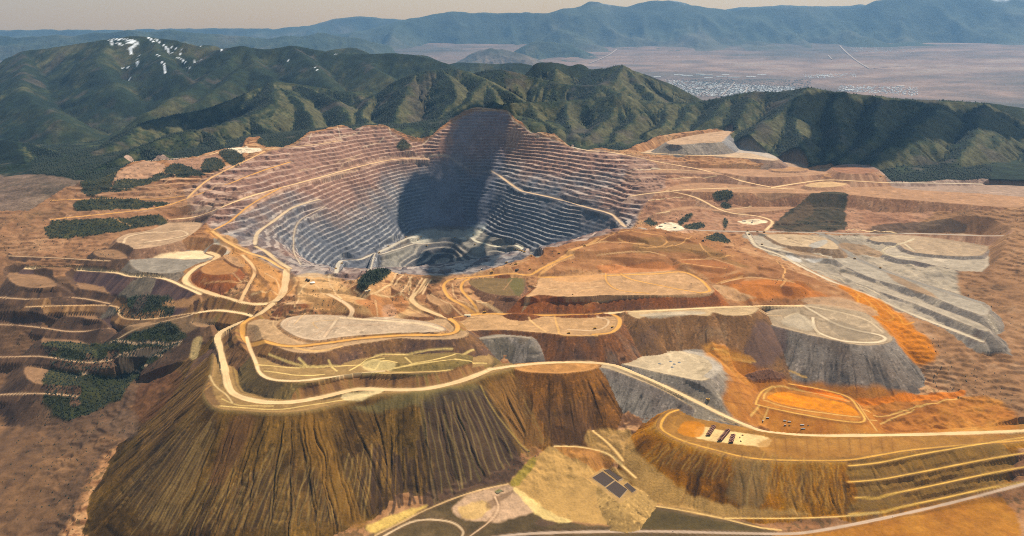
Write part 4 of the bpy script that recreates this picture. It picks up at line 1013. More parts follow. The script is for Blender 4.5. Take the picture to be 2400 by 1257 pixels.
# colours of the great dump face: rust, olive and bare dark chutes
paint([(820,950),(960,920),(1060,905),(1120,900),(1130,930),(1050,945),(950,955),(850,965)], (.155,.135,.07), 12, .7, 350, 18)
def chutes(region_pts, n, seed, col, w0=8, amt=.8, from_top=.1, to=1.0):
    """dark bare chutes that start part way down a face and run to its toe"""
    rnd = random.Random(seed)
    (ax, ay), (bx, by), (cx, cy), (dx, dy) = region_pts        # crest left, crest right, toe right, toe left
    for k in range(n):
        u = (k + rnd.uniform(.1, .9)) / n
        tx, ty = ax + (bx - ax) * u, ay + (by - ay) * u
        ex, ey = dx + (cx - dx) * u, dy + (cy - dy) * u
        f0 = min(.8, max(.02, from_top + rnd.uniform(-.12, .25))); f1 = to - rnd.uniform(0, .08)
        pts = [(tx + (ex - tx) * f + rnd.uniform(-3.5, 3.5), ty + (ey - ty) * f) for f in np.linspace(f0, f1, 6)]
        road(pts, w0 * rnd.uniform(.6, 1.5), None, np.array(col) * rnd.uniform(.8, 1.25), flat=False, seed=seed + k, strength=amt, sm=3)
paint([(990,945),(1100,915),(1150,935),(1210,1060),(1230,1090),(1200,1130),(1080,1170),(1000,1190),(1010,1090)], (.048,.030,.022), 14, .85, 351, 25)
chutes([(975,940),(1130,905),(1215,1085),(1010,1190)], 15, 352, (.20,.155,.08), 6, .6, .0)
chutes([(880,960),(985,940),(1035,1175),(870,1215)], 12, 353, (.045,.027,.018), 12, .85, .35)
chutes([(560,985),(880,965),(860,1230),(420,1260)], 26, 354, (.05,.030,.017), 9, .75, .5)
chutes([(500,980),(880,970),(860,1230),(300,1260)], 46, 355, (.225,.165,.08), 5, .55, .35)
chutes([(480,930),(520,980),(400,1257),(257,1180)], 26, 356, (.21,.15,.075), 6, .6, .1)
chutes([(480,900),(505,960),(330,1240),(257,1100)], 16, 357, (.06,.04,.026), 8, .6, .3)
paint([(700,985),(760,990),(800,1110),(860,1230),(800,1230),(740,1100)], (.20,.115,.04), 16, .6, 358, 20)
paint([(540,985),(600,985),(560,1060),(520,1130),(490,1130)], (.12,.062,.032), 16, .6, 359, 20)
chutes([(1215,878),(1390,872),(1390,1035),(1290,1040)], 22, 360, (.085,.045,.025), 6, .7, .4)
chutes([(1130,905),(1215,880),(1280,1040),(1240,1080)], 16, 361, (.24,.165,.075), 5, .6, .05)
paint([(1135,905),(1215,880),(1230,960),(1265,1040),(1250,1070),(1190,990)], (.17,.09,.04), 12, .55, 362, 14)
track([(1122,905),(1145,950),(1180,1000),(1235,1060)], 5, (.045,.03,.02), 363, .9); track([(1127,905),(1150,950),(1186,1000),(1240,1058)], 6, (.34,.26,.11), 364, .8)
chutes([(480,800),(500,900),(330,1060),(300,960)], 26, 365, (.23,.145,.065), 7, .6, .05)
chutes([(480,800),(500,900),(330,1060),(300,960)], 18, 366, (.09,.05,.03), 8, .6, .1)
paint([(330,900),(400,860),(430,880),(400,930),(350,985),(310,980)], (.115,.055,.03), 14, .7, 367, 14)
paint([(455,795),(475,790),(468,820),(460,840),(445,835)], (.46,.37,.22), 6, .8, 368, 6)
paint([(257,985),(300,960),(330,985),(320,1020),(290,1030),(257,1010)], (.11,.075,.055), 10, .7, 369, 12)
chutes([(1560,1025),(1980,1085),(1990,1205),(1500,1080)], 40, 370, (.32,.21,.085), 5, .55, .1)
chutes([(1560,1025),(1980,1085),(1990,1205),(1500,1080)], 30, 371, (.10,.055,.025), 6, .6, .25)
paint([(1720,1082),(1800,1088),(1790,1180),(1740,1190),(1700,1160),(1720,1110)], (.18,.135,.075), 14, .6, 372, 18)

# ================================================================== plain at the foot of the dumps
paint([(860,1257),(950,1215),(1100,1150),(1200,1130),(1260,1180),(1330,1222),(1450,1232),(1460,1188),(1600,1190),(1700,1215),(1800,1240),(1800,1290),(860,1290)], None, 8, .95, 380, 8, cols=[(.040,.030,.016),(.065,.048,.026),(.085,.062,.033),(.12,.09,.055)], reg=D_PL)
paint([(1060,1190),(1110,1155),(1200,1135),(1245,1165),(1250,1200),(1180,1220),(1090,1218)], (.46,.34,.26), 7, .9, 381, 10, var=.3)
paint([(1075,1190),(1130,1175),(1150,1190),(1120,1215),(1085,1212)], (.50,.36,.17), 6, .7, 382, 8); paint([(1140,1178),(1200,1150),(1195,1160),(1150,1195)], (.12,.08,.055), 6, .7, 383, 8); paint([(1250,1225),(1290,1205),(1315,1218),(1280,1235)], (.10,.065,.045), 6, .8, 384, 8)
paint([(1268,1062),(1300,1046),(1390,1075),(1440,1095),(1475,1125),(1462,1180),(1452,1228),(1330,1220),(1255,1178),(1195,1135),(1240,1092)], (.36,.245,.12), 6, 1, 385, 5, reg=D_BG, var=.12)
paint([(1380,1010),(1470,1005),(1490,1060),(1540,1100),(1620,1160),(1730,1190),(1900,1205),(1700,1215),(1560,1188),(1490,1150),(1450,1090),(1380,1050)], (.37,.25,.12), 8, .85, 386, 8, var=.3)
paint([(1300,1048),(1380,1050),(1440,1075),(1435,1085),(1395,1095),(1360,1080)], (.34,.18,.075), 5, .9, 387, 5)
for i in range(6):
    track([(1330 + i * 17, 1056 + i * 3), (1345 + i * 18, 1082 + i * 3)], 4, (.17, .09, .045), 388 + i, .6)
road([(1300,1046),(1360,1048),(1420,1062),(1450,1085),(1490,1120)], 8, col=(.54,.42,.24), seed=395, berm=0); road([(1390,1010),(1420,1035),(1445,1060),(1460,1080)], 9, col=(.54,.40,.22), seed=396, berm=0)
paint([(1195,1135),(1225,1095),(1250,1070),(1255,1090),(1225,1125),(1215,1140)], (.20,.165,.05), 5, .9, 397, 4)
for i in range(14):
    rnd = random.Random(i + 900)
    xx = 1245 + i * 14
    track([(xx, 1160 + i * 3 + rnd.uniform(-18, 8)), (xx + 45, 1120 + i * 3)], 3, (.34,.24,.115), 398 + i, .5)
paint([(1200,1140),(1240,1165),(1290,1200),(1340,1222),(1290,1222),(1240,1190)], (.62,.50,.27), 5, .8, 413, 8); paint([(860,1230),(940,1200),(1000,1185),(960,1215),(880,1250)], (.56,.43,.18), 6, .8, 414, 10)
paint([(1450,1190),(1560,1200),(1680,1222),(1780,1240),(1700,1242),(1500,1240),(1445,1235)], (.075,.055,.026), 4, .95, 415, 3)
paint([(1830,1250),(1950,1243),(2050,1222),(2142,1205),(2350,1170),(2350,1290),(1830,1290)], None, 5, .95, 416, 4, cols=[(.22,.10,.03),(.30,.15,.045),(.36,.20,.06)])
road([(1480,1180),(1560,1190),(1680,1212),(1770,1235),(1830,1243)], 9, col=(.50,.37,.20), seed=417, berm=0); road([(1700,1215),(1850,1215),(1980,1210),(2060,1196)], 6, col=(.58,.44,.22), seed=418, berm=0)
road([(900,1257),(960,1225),(1010,1218),(1060,1225),(1085,1245),(1080,1262)], 10, col=(.50,.40,.30), seed=419, berm=0); road([(880,1255),(940,1225),(1000,1195),(1100,1155),(1190,1135)], 9, col=(.44,.32,.20), seed=420, berm=0); road([(1095,1262),(1150,1220),(1168,1190),(1160,1165)], 6, col=(.48,.36,.27), seed=421, berm=0)
road([(1150,1262),(1250,1250),(1500,1246),(1700,1249),(1830,1252),(1900,1247),(2000,1229),(2142,1200),(2350,1150),(2560,1090)], 15, col=(.40,.33,.29), reg=R_HW, seed=422, berm=0, slope=None)
pad_q = [(1378,1122),(1414,1096),(1500,1152),(1452,1180)]
plateau(pad_q, float(np.mean([hit(*q)[2] for q in pad_q])), ang=20, top=(.40,.28,.15), slope=((.34,.24,.12),(.40,.28,.14)), reg=D_BG, seed=429, reach=190, sm=1, ring=0)
for i, q in enumerate([[(1388,1120),(1412,1106),(1440,1126),(1418,1142)],[(1420,1144),(1442,1128),(1470,1148),(1452,1168)]]):
    POND_W.append(paint(q, (.07,.04,.024), 2, 1, 430 + i, .5, sm=1, var=.05, lift=-1.5))
paint([(1416,1104),(1428,1100),(1460,1122),(1448,1128)], (.05,.028,.018), 2, 1, 433, .5, sm=1, var=.05); paint([(1462,1138),(1470,1132),(1492,1150),(1482,1156)], (.05,.028,.018), 2, 1, 434, .5, sm=1, var=.05)
paint([(1158,1152),(1170,1146),(1180,1152),(1166,1158)], (.16,.15,.06), 2, 1, 435, .5, sm=1)
print('features', round(time.time() - T0, 1))

paint([(830,705),(870,692),(940,690),(955,715),(930,740),(870,735)], (.33,.15,.075), 8, .7, 604, 12, var=.35)
for i, q in enumerate([[(965,648),(938,692)],[(990,652),(962,698)],[(945,645),(925,668)],[(1010,656),(990,690)]]):
    track(q, 9, (.56,.42,.29), 605 + i, .8)
for i, q in enumerate([[(978,650),(950,694)],[(955,646),(930,690)],[(1003,655),(978,690)]]):
    track(q, 12, (.20,.115,.07), 610 + i, .7)
for i, q in enumerate([[(700,660),(690,700),(700,735)],[(740,668),(760,690),(800,690)],[(620,640),(650,660),(655,690)],[(600,650),(630,680)],[(545,640),(580,660)],[(1010,690),(1050,710),(1110,745)],[(1030,660),(1020,690),(1050,730)],[(1060,665),(1070,700),(1120,730)],[(880,705),(885,740)],[(920,700),(960,725),(1000,745)],[(715,735),(690,760)],[(650,740),(640,760),(660,780)]]):
    track(q, 7, (.52,.38,.25) if i % 3 else (.22,.13,.08), 615 + i, .75)
for i, q in enumerate([[(620,600),(680,640),(700,655)],[(560,600),(600,640),(640,690)],[(510,640),(560,652)]]):
    track(q, 14, (.24,.14,.085), 630 + i, .6)
paint([(1745,882),(1762,874),(1792,868),(1822,872),(1842,884),(1826,892),(1780,894),(1754,892)], (.12,.068,.05), 4, .95, 860, 5, rough_=9.0, lift=4.0)
# ------------------------------------------------------------------ materials
def mat_new(name):
    m = bpy.data.materials.new(name)
    m.use_nodes = True
    nt = m.node_tree
    return m, nt, nt.nodes.get('Principled BSDF')

def terrain_material(name, fine=9.0, amt=.28, bump=.6, rough=.95):
    m, nt, bs = mat_new(name)
    bs.inputs['Roughness'].default_value = rough
    bs.inputs['Specular IOR Level'].default_value = .12
    at = nt.nodes.new('ShaderNodeAttribute'); at.attribute_name = 'Col'
    geo = nt.nodes.new('ShaderNodeNewGeometry')
    n1 = nt.nodes.new('ShaderNodeTexNoise'); n1.inputs['Scale'].default_value = 1.0 / fine; n1.inputs['Detail'].default_value = 3
    n2 = nt.nodes.new('ShaderNodeTexNoise'); n2.inputs['Scale'].default_value = 1.0 / (fine * 7); n2.inputs['Detail'].default_value = 2
    nt.links.new(geo.outputs['Position'], n1.inputs['Vector']); nt.links.new(geo.outputs['Position'], n2.inputs['Vector'])
    mx = nt.nodes.new('ShaderNodeMath'); mx.operation = 'ADD'
    nt.links.new(n1.outputs['Fac'], mx.inputs[0]); nt.links.new(n2.outputs['Fac'], mx.inputs[1])
    mr = nt.nodes.new('ShaderNodeMapRange'); mr.inputs['From Min'].default_value = .6; mr.inputs['From Max'].default_value = 1.4
    mr.inputs['To Min'].default_value = 1 - amt; mr.inputs['To Max'].default_value = 1 + amt
    nt.links.new(mx.outputs[0], mr.inputs['Value'])
    mul = nt.nodes.new('ShaderNodeVectorMath'); mul.operation = 'SCALE'
    nt.links.new(at.outputs['Color'], mul.inputs[0]); nt.links.new(mr.outputs[0], mul.inputs['Scale'])
    nt.links.new(mul.outputs[0], bs.inputs['Base Color'])
    bp_ = nt.nodes.new('ShaderNodeBump'); bp_.inputs['Strength'].default_value = bump; bp_.inputs['Distance'].default_value = fine * .35
    nt.links.new(n1.outputs['Fac'], bp_.inputs['Height']); nt.links.new(bp_.outputs[0], bs.inputs['Normal'])
    return m

MAT_EARTH = terrain_material('bare_earth', 8.0, .22, .5)
MAT_WOOD = terrain_material('wooded_slope', 16.0, .55, 1.0)
MAT_ROAD = terrain_material('packed_gravel', 6.0, .10, .15)
MAT_FAR = terrain_material('far_slope', 120.0, .35, .8)

def grid_normals(hg, xg, yg):
    a = np.stack([np.gradient(xg, axis=0), np.gradient(yg, axis=0), np.gradient(hg, axis=0)], -1)
    b = np.stack([np.gradient(xg, axis=1), np.gradient(yg, axis=1), np.gradient(hg, axis=1)], -1)
    n = np.cross(b, a)
    n /= np.linalg.norm(n, axis=-1, keepdims=True)
    n[n[..., 2] < 0] *= -1
    return n.reshape(-1, 3)

def grid_faces(nr, nc):
    i = np.arange(nr - 1)[:, None] * nc + np.arange(nc - 1)[None, :]
    return np.stack([i, i + 1, i + nc + 1, i + nc], -1).reshape(-1, 4)

def mesh_part(name, verts, faces, cols, mat, normals=None, parent=None):
    """one mesh object from a subset of the quads of a grid"""
    used, inv = np.unique(faces.ravel(), return_inverse=True)
    me = bpy.data.meshes.new(name)
    nv, nf = len(used), len(faces)
    me.vertices.add(nv); me.vertices.foreach_set('co', verts[used].astype(np.float32).ravel())
    me.loops.add(nf * 4); me.loops.foreach_set('vertex_index', inv.astype(np.int32).ravel())
    me.polygons.add(nf); me.polygons.foreach_set('loop_start', np.arange(0, nf * 4, 4, dtype=np.int32))
    me.polygons.foreach_set('loop_total', np.full(nf, 4, np.int32))
    me.polygons.foreach_set('use_smooth', np.ones(nf, bool))
    me.update(calc_edges=True)
    at = me.color_attributes.new('Col', 'FLOAT_COLOR', 'POINT')
    c4 = np.ones((nv, 4), np.float32); c4[:, :3] = np.clip(cols[used], .004, .9)
    at.data.foreach_set('color', c4.ravel())
    if normals is not None:
        me.normals_split_custom_set_from_vertices(normals[used].astype(np.float32))
    me.materials.append(mat)
    o = bpy.data.objects.new(name, me)
    col_main.objects.link(o)
    if parent is not None:
        o.parent = parent
    return o

lum = COL.mean(axis=1, keepdims=True)
earth = inside[:, None]
warm = np.array((1.09, .97, .80), np.float32)
COL = np.where(earth, np.clip((lum + (COL - lum) * 1.24) * (1 + (warm - 1) * sstep(.02, .12, lum) * (BENCH < 0)[:, None]), .004, .85), COL).astype(np.float32)
verts = np.c_[X, Y, Hh]
norms = grid_normals(Hh.reshape(NR, NC), GX, GY)
faces = grid_faces(NR, NC)
freg = REG[faces[:, 0]]
fben = BENCH[faces[:, 0]]
order = np.argsort(freg, kind='stable')
REG_OBJ = {}
for rid, (nm, lab) in enumerate(REGION):
    sel = np.nonzero(freg == rid)[0]
    if len(sel) == 0:
        continue
    if rid == R_PIT:
        continue
    mat = MAT_WOOD if nm == 'mountain' or 'wood' in nm else (MAT_ROAD if 'road' in nm else MAT_EARTH)
    o = mesh_part(nm, verts, faces[sel], COL, mat, norms)
    o['kind'] = 'structure'; o['label'] = lab
    REG_OBJ[rid] = o
pit_sel = freg == R_PIT
pit_obj = mesh_part('open_pit', verts, faces[pit_sel & (fben < 0)], COL, MAT_EARTH, norms)
pit_obj['kind'] = 'structure'; pit_obj['label'] = REGION[R_PIT][1]
for lv in np.unique(fben[pit_sel & (fben >= 0)]):
    fs = faces[pit_sel & (fben == lv)]
    if len(fs) > 30:
        mesh_part('bench', verts, fs, COL, MAT_EARTH, norms, pit_obj)
print('near terrain', round(time.time() - T0, 1))

# ------------------------------------------------------------------ beyond: back hills, valley floor, far ranges
AZ2 = AZ[::2]
RR2 = spread([(9560, 14800, 24.0), (14800, 16000, 60.0)])
x2 = RR2[:, None] * np.sin(AZ2)[None, :]; y2 = RR2[:, None] * np.cos(AZ2)[None, :]
fx, fy = x2.ravel(), y2.ravel()
def valley_z(r):
    return np.interp(r, [9000, 12000, 15000, 20000, 23600, 30000, 39000, 60000], [380, 150, -60, -130, -100, 250, 800, 900])
h2, a2, d2, s2 = ridge_h(fx, fy)
r2 = np.hypot(fx, fy)
h2 = np.maximum(h2 + rough(fx, fy, d2, s2), valley_z(r2) - 25 + 20 * fbm(fx, fy, 900, 3, 12))
h2 = np.where(r2 < 9620, h2 - 6, h2)
c2 = forest_colour(fx, fy, h2, np.zeros(fx.size), -(np.gradient(h2.reshape(x2.shape))[0] / 24.0).ravel())
# snow lying in the gullies under the crest of the snowy mountain
def hit2(px, py):
    d = ray(px, py); az = math.atan2(d[0], d[1]); sl = d[2] / math.hypot(d[0], d[1])
    j = int(np.clip(np.searchsorted(AZ2, az), 0, len(AZ2) - 1))
    g = h2.reshape(x2.shape)[:, j] - (EYE + sl * RR2)
    k = np.nonzero(g >= 0)[0]
    r = RR2[k[0]] if len(k) else RR2[-1]
    return r * math.sin(az), r * math.cos(az)
SNOW = [((283,91),(300,93),40),((297,96),(315,96),55),((300,102),(318,100),60),((303,118),(315,112),60),((312,110),(325,100),45),((268,90),(280,95),35),((275,100),(285,108),35),((262,100),(266,112),25),((348,88),(362,100),28),
 ((365,92),(376,102),30),((382,106),(390,113),35),((392,116),(402,124),35),((400,108),(404,112),22),((412,112),(416,120),22),((424,118),(424,128),25),((416,135),(430,142),28),((428,142),(438,155),20),((440,155),(444,163),16),
 ((366,127),(372,132),20),((378,145),(386,152),22),((385,155),(387,173),18),((452,137),(472,140),20),((306,120),(308,130),20),((328,120),(324,135),14),((320,140),(323,150),14),((300,155),(304,170),14),((285,158),(292,164),16),((302,183),(306,186),14),
 ((508,116),(520,118),14),((672,140),(676,142),12),((738,157),(745,165),12),((780,125),(792,128),12),((450,105),(470,110),16),((420,95),(440,103),16),
 ((257,93),(262,97),40)]
sn = np.zeros(fx.size, np.float32)
for (p0, p1, rad) in SNOW:
    q0, q1 = hit2(*p0), hit2(*p1)
    m_ = np.nonzero((np.abs(fx - (q0[0] + q1[0]) / 2) < 900) & (np.abs(fy - (q0[1] + q1[1]) / 2) < 1200))[0]
    d_, _, _ = seg_dist(fx[m_], fy[m_], np.array([q0 + (0,), q1 + (0,)], float))
    rad *= .42
    sn[m_] = np.maximum(sn[m_], sstep(rad, rad * .55, d_ + rad * .8 * fbm(fx[m_], fy[m_], rad * 1.2, 3, 90)))
c2 = lerp(c2, np.array((.80, .82, .86), np.float32), sn[:, None])
n2 = grid_normals(h2.reshape(x2.shape), x2, y2)
f2 = grid_faces(*x2.shape)
reg2 = np.round(a2).astype(int)[f2[:, 0]]
v2 = np.c_[fx, fy, h2]
for k, nm in enumerate(RN):
    fs = f2[reg2 == k]
    if len(fs) == 0:
        continue
    base_o = REG_OBJ.get(R_MTN[nm])
    o = mesh_part('far_slope' if base_o else 'mountain', v2, fs, c2, MAT_WOOD, n2, base_o)
    if not base_o:
        o['kind'] = 'structure'; o['label'] = REGION[R_MTN[nm]][1]

AZ3 = np.linspace(-.8, .8, 500)
RR3 = np.concatenate([np.linspace(12500, 30000, 240), np.linspace(30100, 47500, 150)])
x3 = RR3[:, None] * np.sin(AZ3)[None, :]; y3 = RR3[:, None] * np.cos(AZ3)[None, :]
vx, vy = x3.ravel(), y3.ravel()
vr = np.hypot(vx, vy)
vz = valley_z(vr) + 6 * fbm(vx, vy, 1500, 3, 14)
t = .45 + .6 * fbm(vx * .45, vy, 2600, 5, 15) + .3 * fbm(vx * .6, vy, 600, 3, 16)
vc = ramp([(.06, .055, .042), (.11, .085, .062), (.17, .115, .085), (.25, .155, .11), (.30, .21, .155)], t)
valley = mesh_part('valley_floor', np.c_[vx, vy, vz], grid_faces(*x3.shape), vc, MAT_FAR, None)
valley['kind'] = 'structure'; valley['label'] = 'wide dry valley floor behind the mountains'

def far_range(name, label, crest, dist, front, back, seed, basez, amp, nd=110, ncol=420, cols=None, snow=None, taper=.04):
    pts = np.array(crest, float)
    az = np.linspace(math.atan2(ray(pts[0, 0], 80)[0], ray(pts[0, 0], 80)[1]), math.atan2(ray(pts[-1, 0], 80)[0], ray(pts[-1, 0], 80)[1]), ncol)
    caz = np.array([math.atan2(ray(a, b)[0], ray(a, b)[1]) for a, b in crest]); cz = np.array([PD(a, b, dist)[2] for a, b in crest])
    zc = np.interp(az, caz, cz)
    dd = np.linspace(-front, back, nd)
    r = (dist + dd)[:, None] / np.cos(az)[None, :] * 1.0
    gx = r * np.sin(az)[None, :]; gy = r * np.cos(az)[None, :]
    u = np.where(dd < 0, 1 + dd / front, 1 - dd / back)[:, None]
    prof = np.clip(u, 0, 1) ** 1.25
    endf = sstep(0, taper * ncol, np.minimum(np.arange(ncol), np.arange(ncol)[::-1]).astype(float))[None, :]
    z0 = valley_z(np.hypot(gx, gy)) - 30
    n = fbm(gx, gy * .55, amp * 4.2, 5, seed, .5, True)
    hz_ = z0 + (zc[None, :] - z0) * prof * endf + amp * (n - .75) * 4 * prof * (1 - prof) * 1.3 + amp * .17 * fbm(gx, gy, amp * 1.4, 4, seed + 4) * prof
    f = fbm(gx.ravel(), gy.ravel(), amp * 3, 4, seed + 7)
    c = ramp(cols or [(.035, .05, .030), (.055, .065, .038), (.10, .09, .06), (.16, .13, .09)], .45 + .55 * f - .25 * (prof * np.ones_like(gx)).ravel())
    if snow:
        s_ = sstep(snow, snow + 250, hz_.ravel() + 500 * fbm(gx.ravel(), gy.ravel(), 900, 4, seed + 9))
        c = lerp(c, np.array((.75, .78, .82), np.float32), s_[:, None])
    o = mesh_part(name, np.c_[gx.ravel(), gy.ravel(), hz_.ravel()], grid_faces(nd, ncol), c, MAT_FAR, None)
    o['kind'] = 'structure'; o['label'] = label
    return o
far_range('mountain_range', 'long blue mountain range with snow specks closing the valley', [(700,100),(760,86),(830,75),(900,55),(960,40),(1020,30),(1060,26),(1100,30),(1140,27),(1180,31),(1230,28),(1280,30),(1320,17),(1360,15),(1380,3),
 (1400,4),(1430,14),(1470,12),(1500,4),(1540,2),(1580,3),(1620,12),(1680,20),(1710,25),(1760,18),(1800,16),(1850,18),(1900,17),(1960,22),(2010,18),(2050,4),(2090,2),(2142,-5),(2300,-12),(2600,-10)],
 40000, 6000, 4000, 21, 300, 800, snow=2720)
far_range('mountain_range', 'low hazy blue range on the left skyline behind the snowy mountain', [(-300,80),(100,85),(257,78),(300,70),(350,75),(400,70),(450,77),(520,80),(580,88),(620,88),(680,85),(740,78),(800,82),(860,95),(950,110)],
 30000, 4500, 4000, 25, 300, 500)
far_range('mountain_range', 'faint pale range barely visible on the horizon', [(-300,72),(300,70),(500,66),(640,68),(720,60),(780,46),(840,39),(900,43),(1000,50),(1300,45),(1650,26),(1740,17),(1830,13),(1940,15),(2010,12),(2100,12),(2700,12)],
 46500, 3000, 1500, 29, 800, 400, nd=40)
far_range('mountain_range', 'dry brownish hill standing in the valley', [(1030,150),(1060,138),(1100,125),(1150,114),(1180,117),(1220,125),(1280,142),(1330,152)], 29500, 2600, 2000, 33, 0, 260, nd=70, ncol=160, taper=.3,
 cols=[(.07, .065, .04), (.13, .10, .07), (.22, .155, .11), (.26, .19, .13)])
far_range('mountain_range', 'dark blue hill standing in the valley before the long range', [(1160,125),(1190,110),(1220,101),(1260,97),(1300,99),(1340,108),(1390,122),(1440,128)], 33000, 2600, 2400, 37, 0, 260, nd=70, ncol=160, taper=.35)
print('far', round(time.time() - T0, 1))

# ------------------------------------------------------------------ haze
def box_mesh(name, lo, hi):
    me = bpy.data.meshes.new(name)
    vs = [(a, b, c) for a in (lo[0], hi[0]) for b in (lo[1], hi[1]) for c in (lo[2], hi[2])]
    me.from_pydata(vs, [], [(0, 1, 3, 2), (4, 6, 7, 5), (0, 4, 5, 1), (2, 3, 7, 6), (0, 2, 6, 4), (1, 5, 7, 3)])
    me.update()
    return me
hz_me = box_mesh('haze', (-50000, -3000, -700), (50000, 49500, 3150))
hz_o = bpy.data.objects.new('haze', hz_me)
col_main.objects.link(hz_o)
hz_o['kind'] = 'stuff'; hz_o['label'] = 'pale blue haze filling the air over the valley'
m, nt, bs = mat_new('haze')
nt.nodes.remove(bs)
vol = nt.nodes.new('ShaderNodeVolumePrincipled')
vol.inputs['Color'].default_value = HAZE_COL
vol.inputs['Density'].default_value = HAZE_DEN
vol.inputs['Anisotropy'].default_value = 0.25
nt.links.new(vol.outputs[0], nt.nodes.get('Material Output').inputs['Volume'])
hz_me.materials.append(m)
print('done', round(time.time() - T0, 1))
# ------------------------------------------------------------------ clouds above the picture; their shadows lie on the pit and the mountains
m_cloud, nt, bs = mat_new('cloud')
bs.inputs['Base Color'].default_value = (.86, .87, .88, 1)
bs.inputs['Roughness'].default_value = 1.0
bs.inputs['Specular IOR Level'].default_value = 0
def cloud(ground, alt, label, seed, thick=260, n=110):
    g = smooth_curve(np.array(ground), True, 4)
    t = (alt - g[:, 2]) / SUN[2]
    p = g + t[:, None] * SUN[None, :]
    x0, x1, y0, y1 = p[:, 0].min() - 60, p[:, 0].max() + 60, p[:, 1].min() - 60, p[:, 1].max() + 60
    gx, gy = np.meshgrid(np.linspace(x0, x1, n), np.linspace(y0, y1, n), indexing='ij')
    fx_, fy_ = gx.ravel(), gy.ravel()
    d, _, _ = seg_dist(fx_, fy_, p, True)
    d = np.where(in_poly(fx_, fy_, p), d, -d) + 75 * fbm(fx_, fy_, 170, 5, seed, .6)
    th = np.sqrt(np.clip(d, 0, 250) / 250) * thick
    puff = 1 + .5 * np.abs(fbm(fx_, fy_, 220, 4, seed + 3))
    zt = alt + th * puff; zb = alt - th * .12
    keep = d > -(x1 - x0) / n * 1.2
    f = grid_faces(n, n)
    f = f[keep[f].all(axis=1)]
    nv = n * n
    V = np.vstack([np.c_[fx_, fy_, zt], np.c_[fx_, fy_, zb - 1.0]])
    me = bpy.data.meshes.new('cloud')
    edges = {}
    for q in f:
        for k in range(4):
            a, b = int(q[k]), int(q[(k + 1) % 4])
            if (b, a) in edges: del edges[(b, a)]
            else: edges[(a, b)] = 1
    F = [tuple(int(v) for v in q) for q in f] + [tuple(int(v) + nv for v in q[::-1]) for q in f] + [(b, a, a + nv, b + nv) for a, b in edges]
    me.from_pydata([tuple(v) for v in V], [], F)
    me.update()
    for pl in me.polygons: pl.use_smooth = True
    me.materials.append(m_cloud)
    o = bpy.data.objects.new('cloud', me); col_main.objects.link(o)
    o['label'] = label; o['category'] = 'cloud'; o['group'] = 'clouds above the picture'
    return o
def grounds(pts, far=False):
    return [hit(*q) if not far else (lambda p: (p[0], p[1], 900.0))(hit2(*q)) for q in pts]
cloud(grounds([(1072,262),(1130,248),(1196,262),(1180,330),(1158,400),(1136,470),(1104,556),(1050,566),(985,560),(945,548),(938,480),(958,420),(975,388),(1020,376),(1050,380),(1052,320),(1064,285)]), 3900, 'cumulus cloud whose shadow falls down the highest pit wall', 501, 220)
cloud(grounds([(975,612),(1015,588),(1060,572),(1095,584),(1150,582),(1165,604),(1110,626),(1060,645),(1000,642)]), 3900, 'small cumulus cloud whose shadow lies on the pit floor', 502, 120, 48)
cloud(grounds([(1856,262),(1880,222),(1940,222),(2050,232),(2200,250),(2390,270),(2390,330),(2200,335),(2120,345),(2070,385),(1985,392),(1905,378),(1880,340),(1905,300)]), 3900, 'large cumulus cloud whose shadow darkens the mountain on the right', 503, 300)
cloud(grounds([(300,260),(370,232),(450,222),(520,240),(600,248),(560,272),(430,292),(330,300)]), 3900, 'flat cumulus cloud whose shadow lies in the valley below the snowy mountain', 504, 220)
# ------------------------------------------------------------------ small things: materials
def flat_mat(name, colour, rough=.6, metal=0.0, noise=.15, scale=.6):
    m, nt, bs = mat_new(name)
    bs.inputs['Roughness'].default_value = rough; bs.inputs['Metallic'].default_value = metal
    tc = nt.nodes.new('ShaderNodeNewGeometry'); n = nt.nodes.new('ShaderNodeTexNoise'); n.inputs['Scale'].default_value = scale; n.inputs['Detail'].default_value = 3
    nt.links.new(tc.outputs['Position'], n.inputs['Vector'])
    r = nt.nodes.new('ShaderNodeMapRange'); r.inputs['To Min'].default_value = 1 - noise; r.inputs['To Max'].default_value = 1 + noise
    nt.links.new(n.outputs['Fac'], r.inputs['Value'])
    v = nt.nodes.new('ShaderNodeVectorMath'); v.operation = 'SCALE'; v.inputs[0].default_value = colour
    nt.links.new(r.outputs[0], v.inputs['Scale']); nt.links.new(v.outputs[0], bs.inputs['Base Color'])
    return m
M_YEL = flat_mat('yellow_paint', (.55, .30, .035)); M_ORG = flat_mat('orange_paint', (.20, .06, .02)); M_DARK = flat_mat('dark_steel', (.035, .032, .03)); M_TYRE = flat_mat('tyre_rubber', (.015, .014, .013), .9)
M_GLASS = flat_mat('cab_glass', (.02, .03, .035), .1); M_WHITE = flat_mat('white_paint', (.72, .70, .66)); M_ROOF = flat_mat('pale_roof', (.62, .50, .30)); M_STEEL = flat_mat('galvanised_steel', (.35, .34, .33), .5, .4)
M_BARK = flat_mat('bark', (.06, .04, .028), .9); M_LEAF = flat_mat('conifer_needles', (.014, .024, .010), .9, 0, .5, .35); M_LEAF2 = flat_mat('forest_canopy', (.012, .021, .010), .9, 0, .6, .02)
M_GRAV = flat_mat('gravel', (.26, .25, .24), .95); M_CAR = flat_mat('car_paint', (.6, .6, .6), .3); M_RED = flat_mat('dark_car_paint', (.05, .05, .06), .3); M_WATER = flat_mat('settling_water', (.042, .021, .012), .85, 0, .15, .05)
M_TOWN = flat_mat('pale_walls', (.62, .60, .57), .8, 0, .35, .004); M_GREEN = flat_mat('pond_scum', (.13, .12, .045), .4)

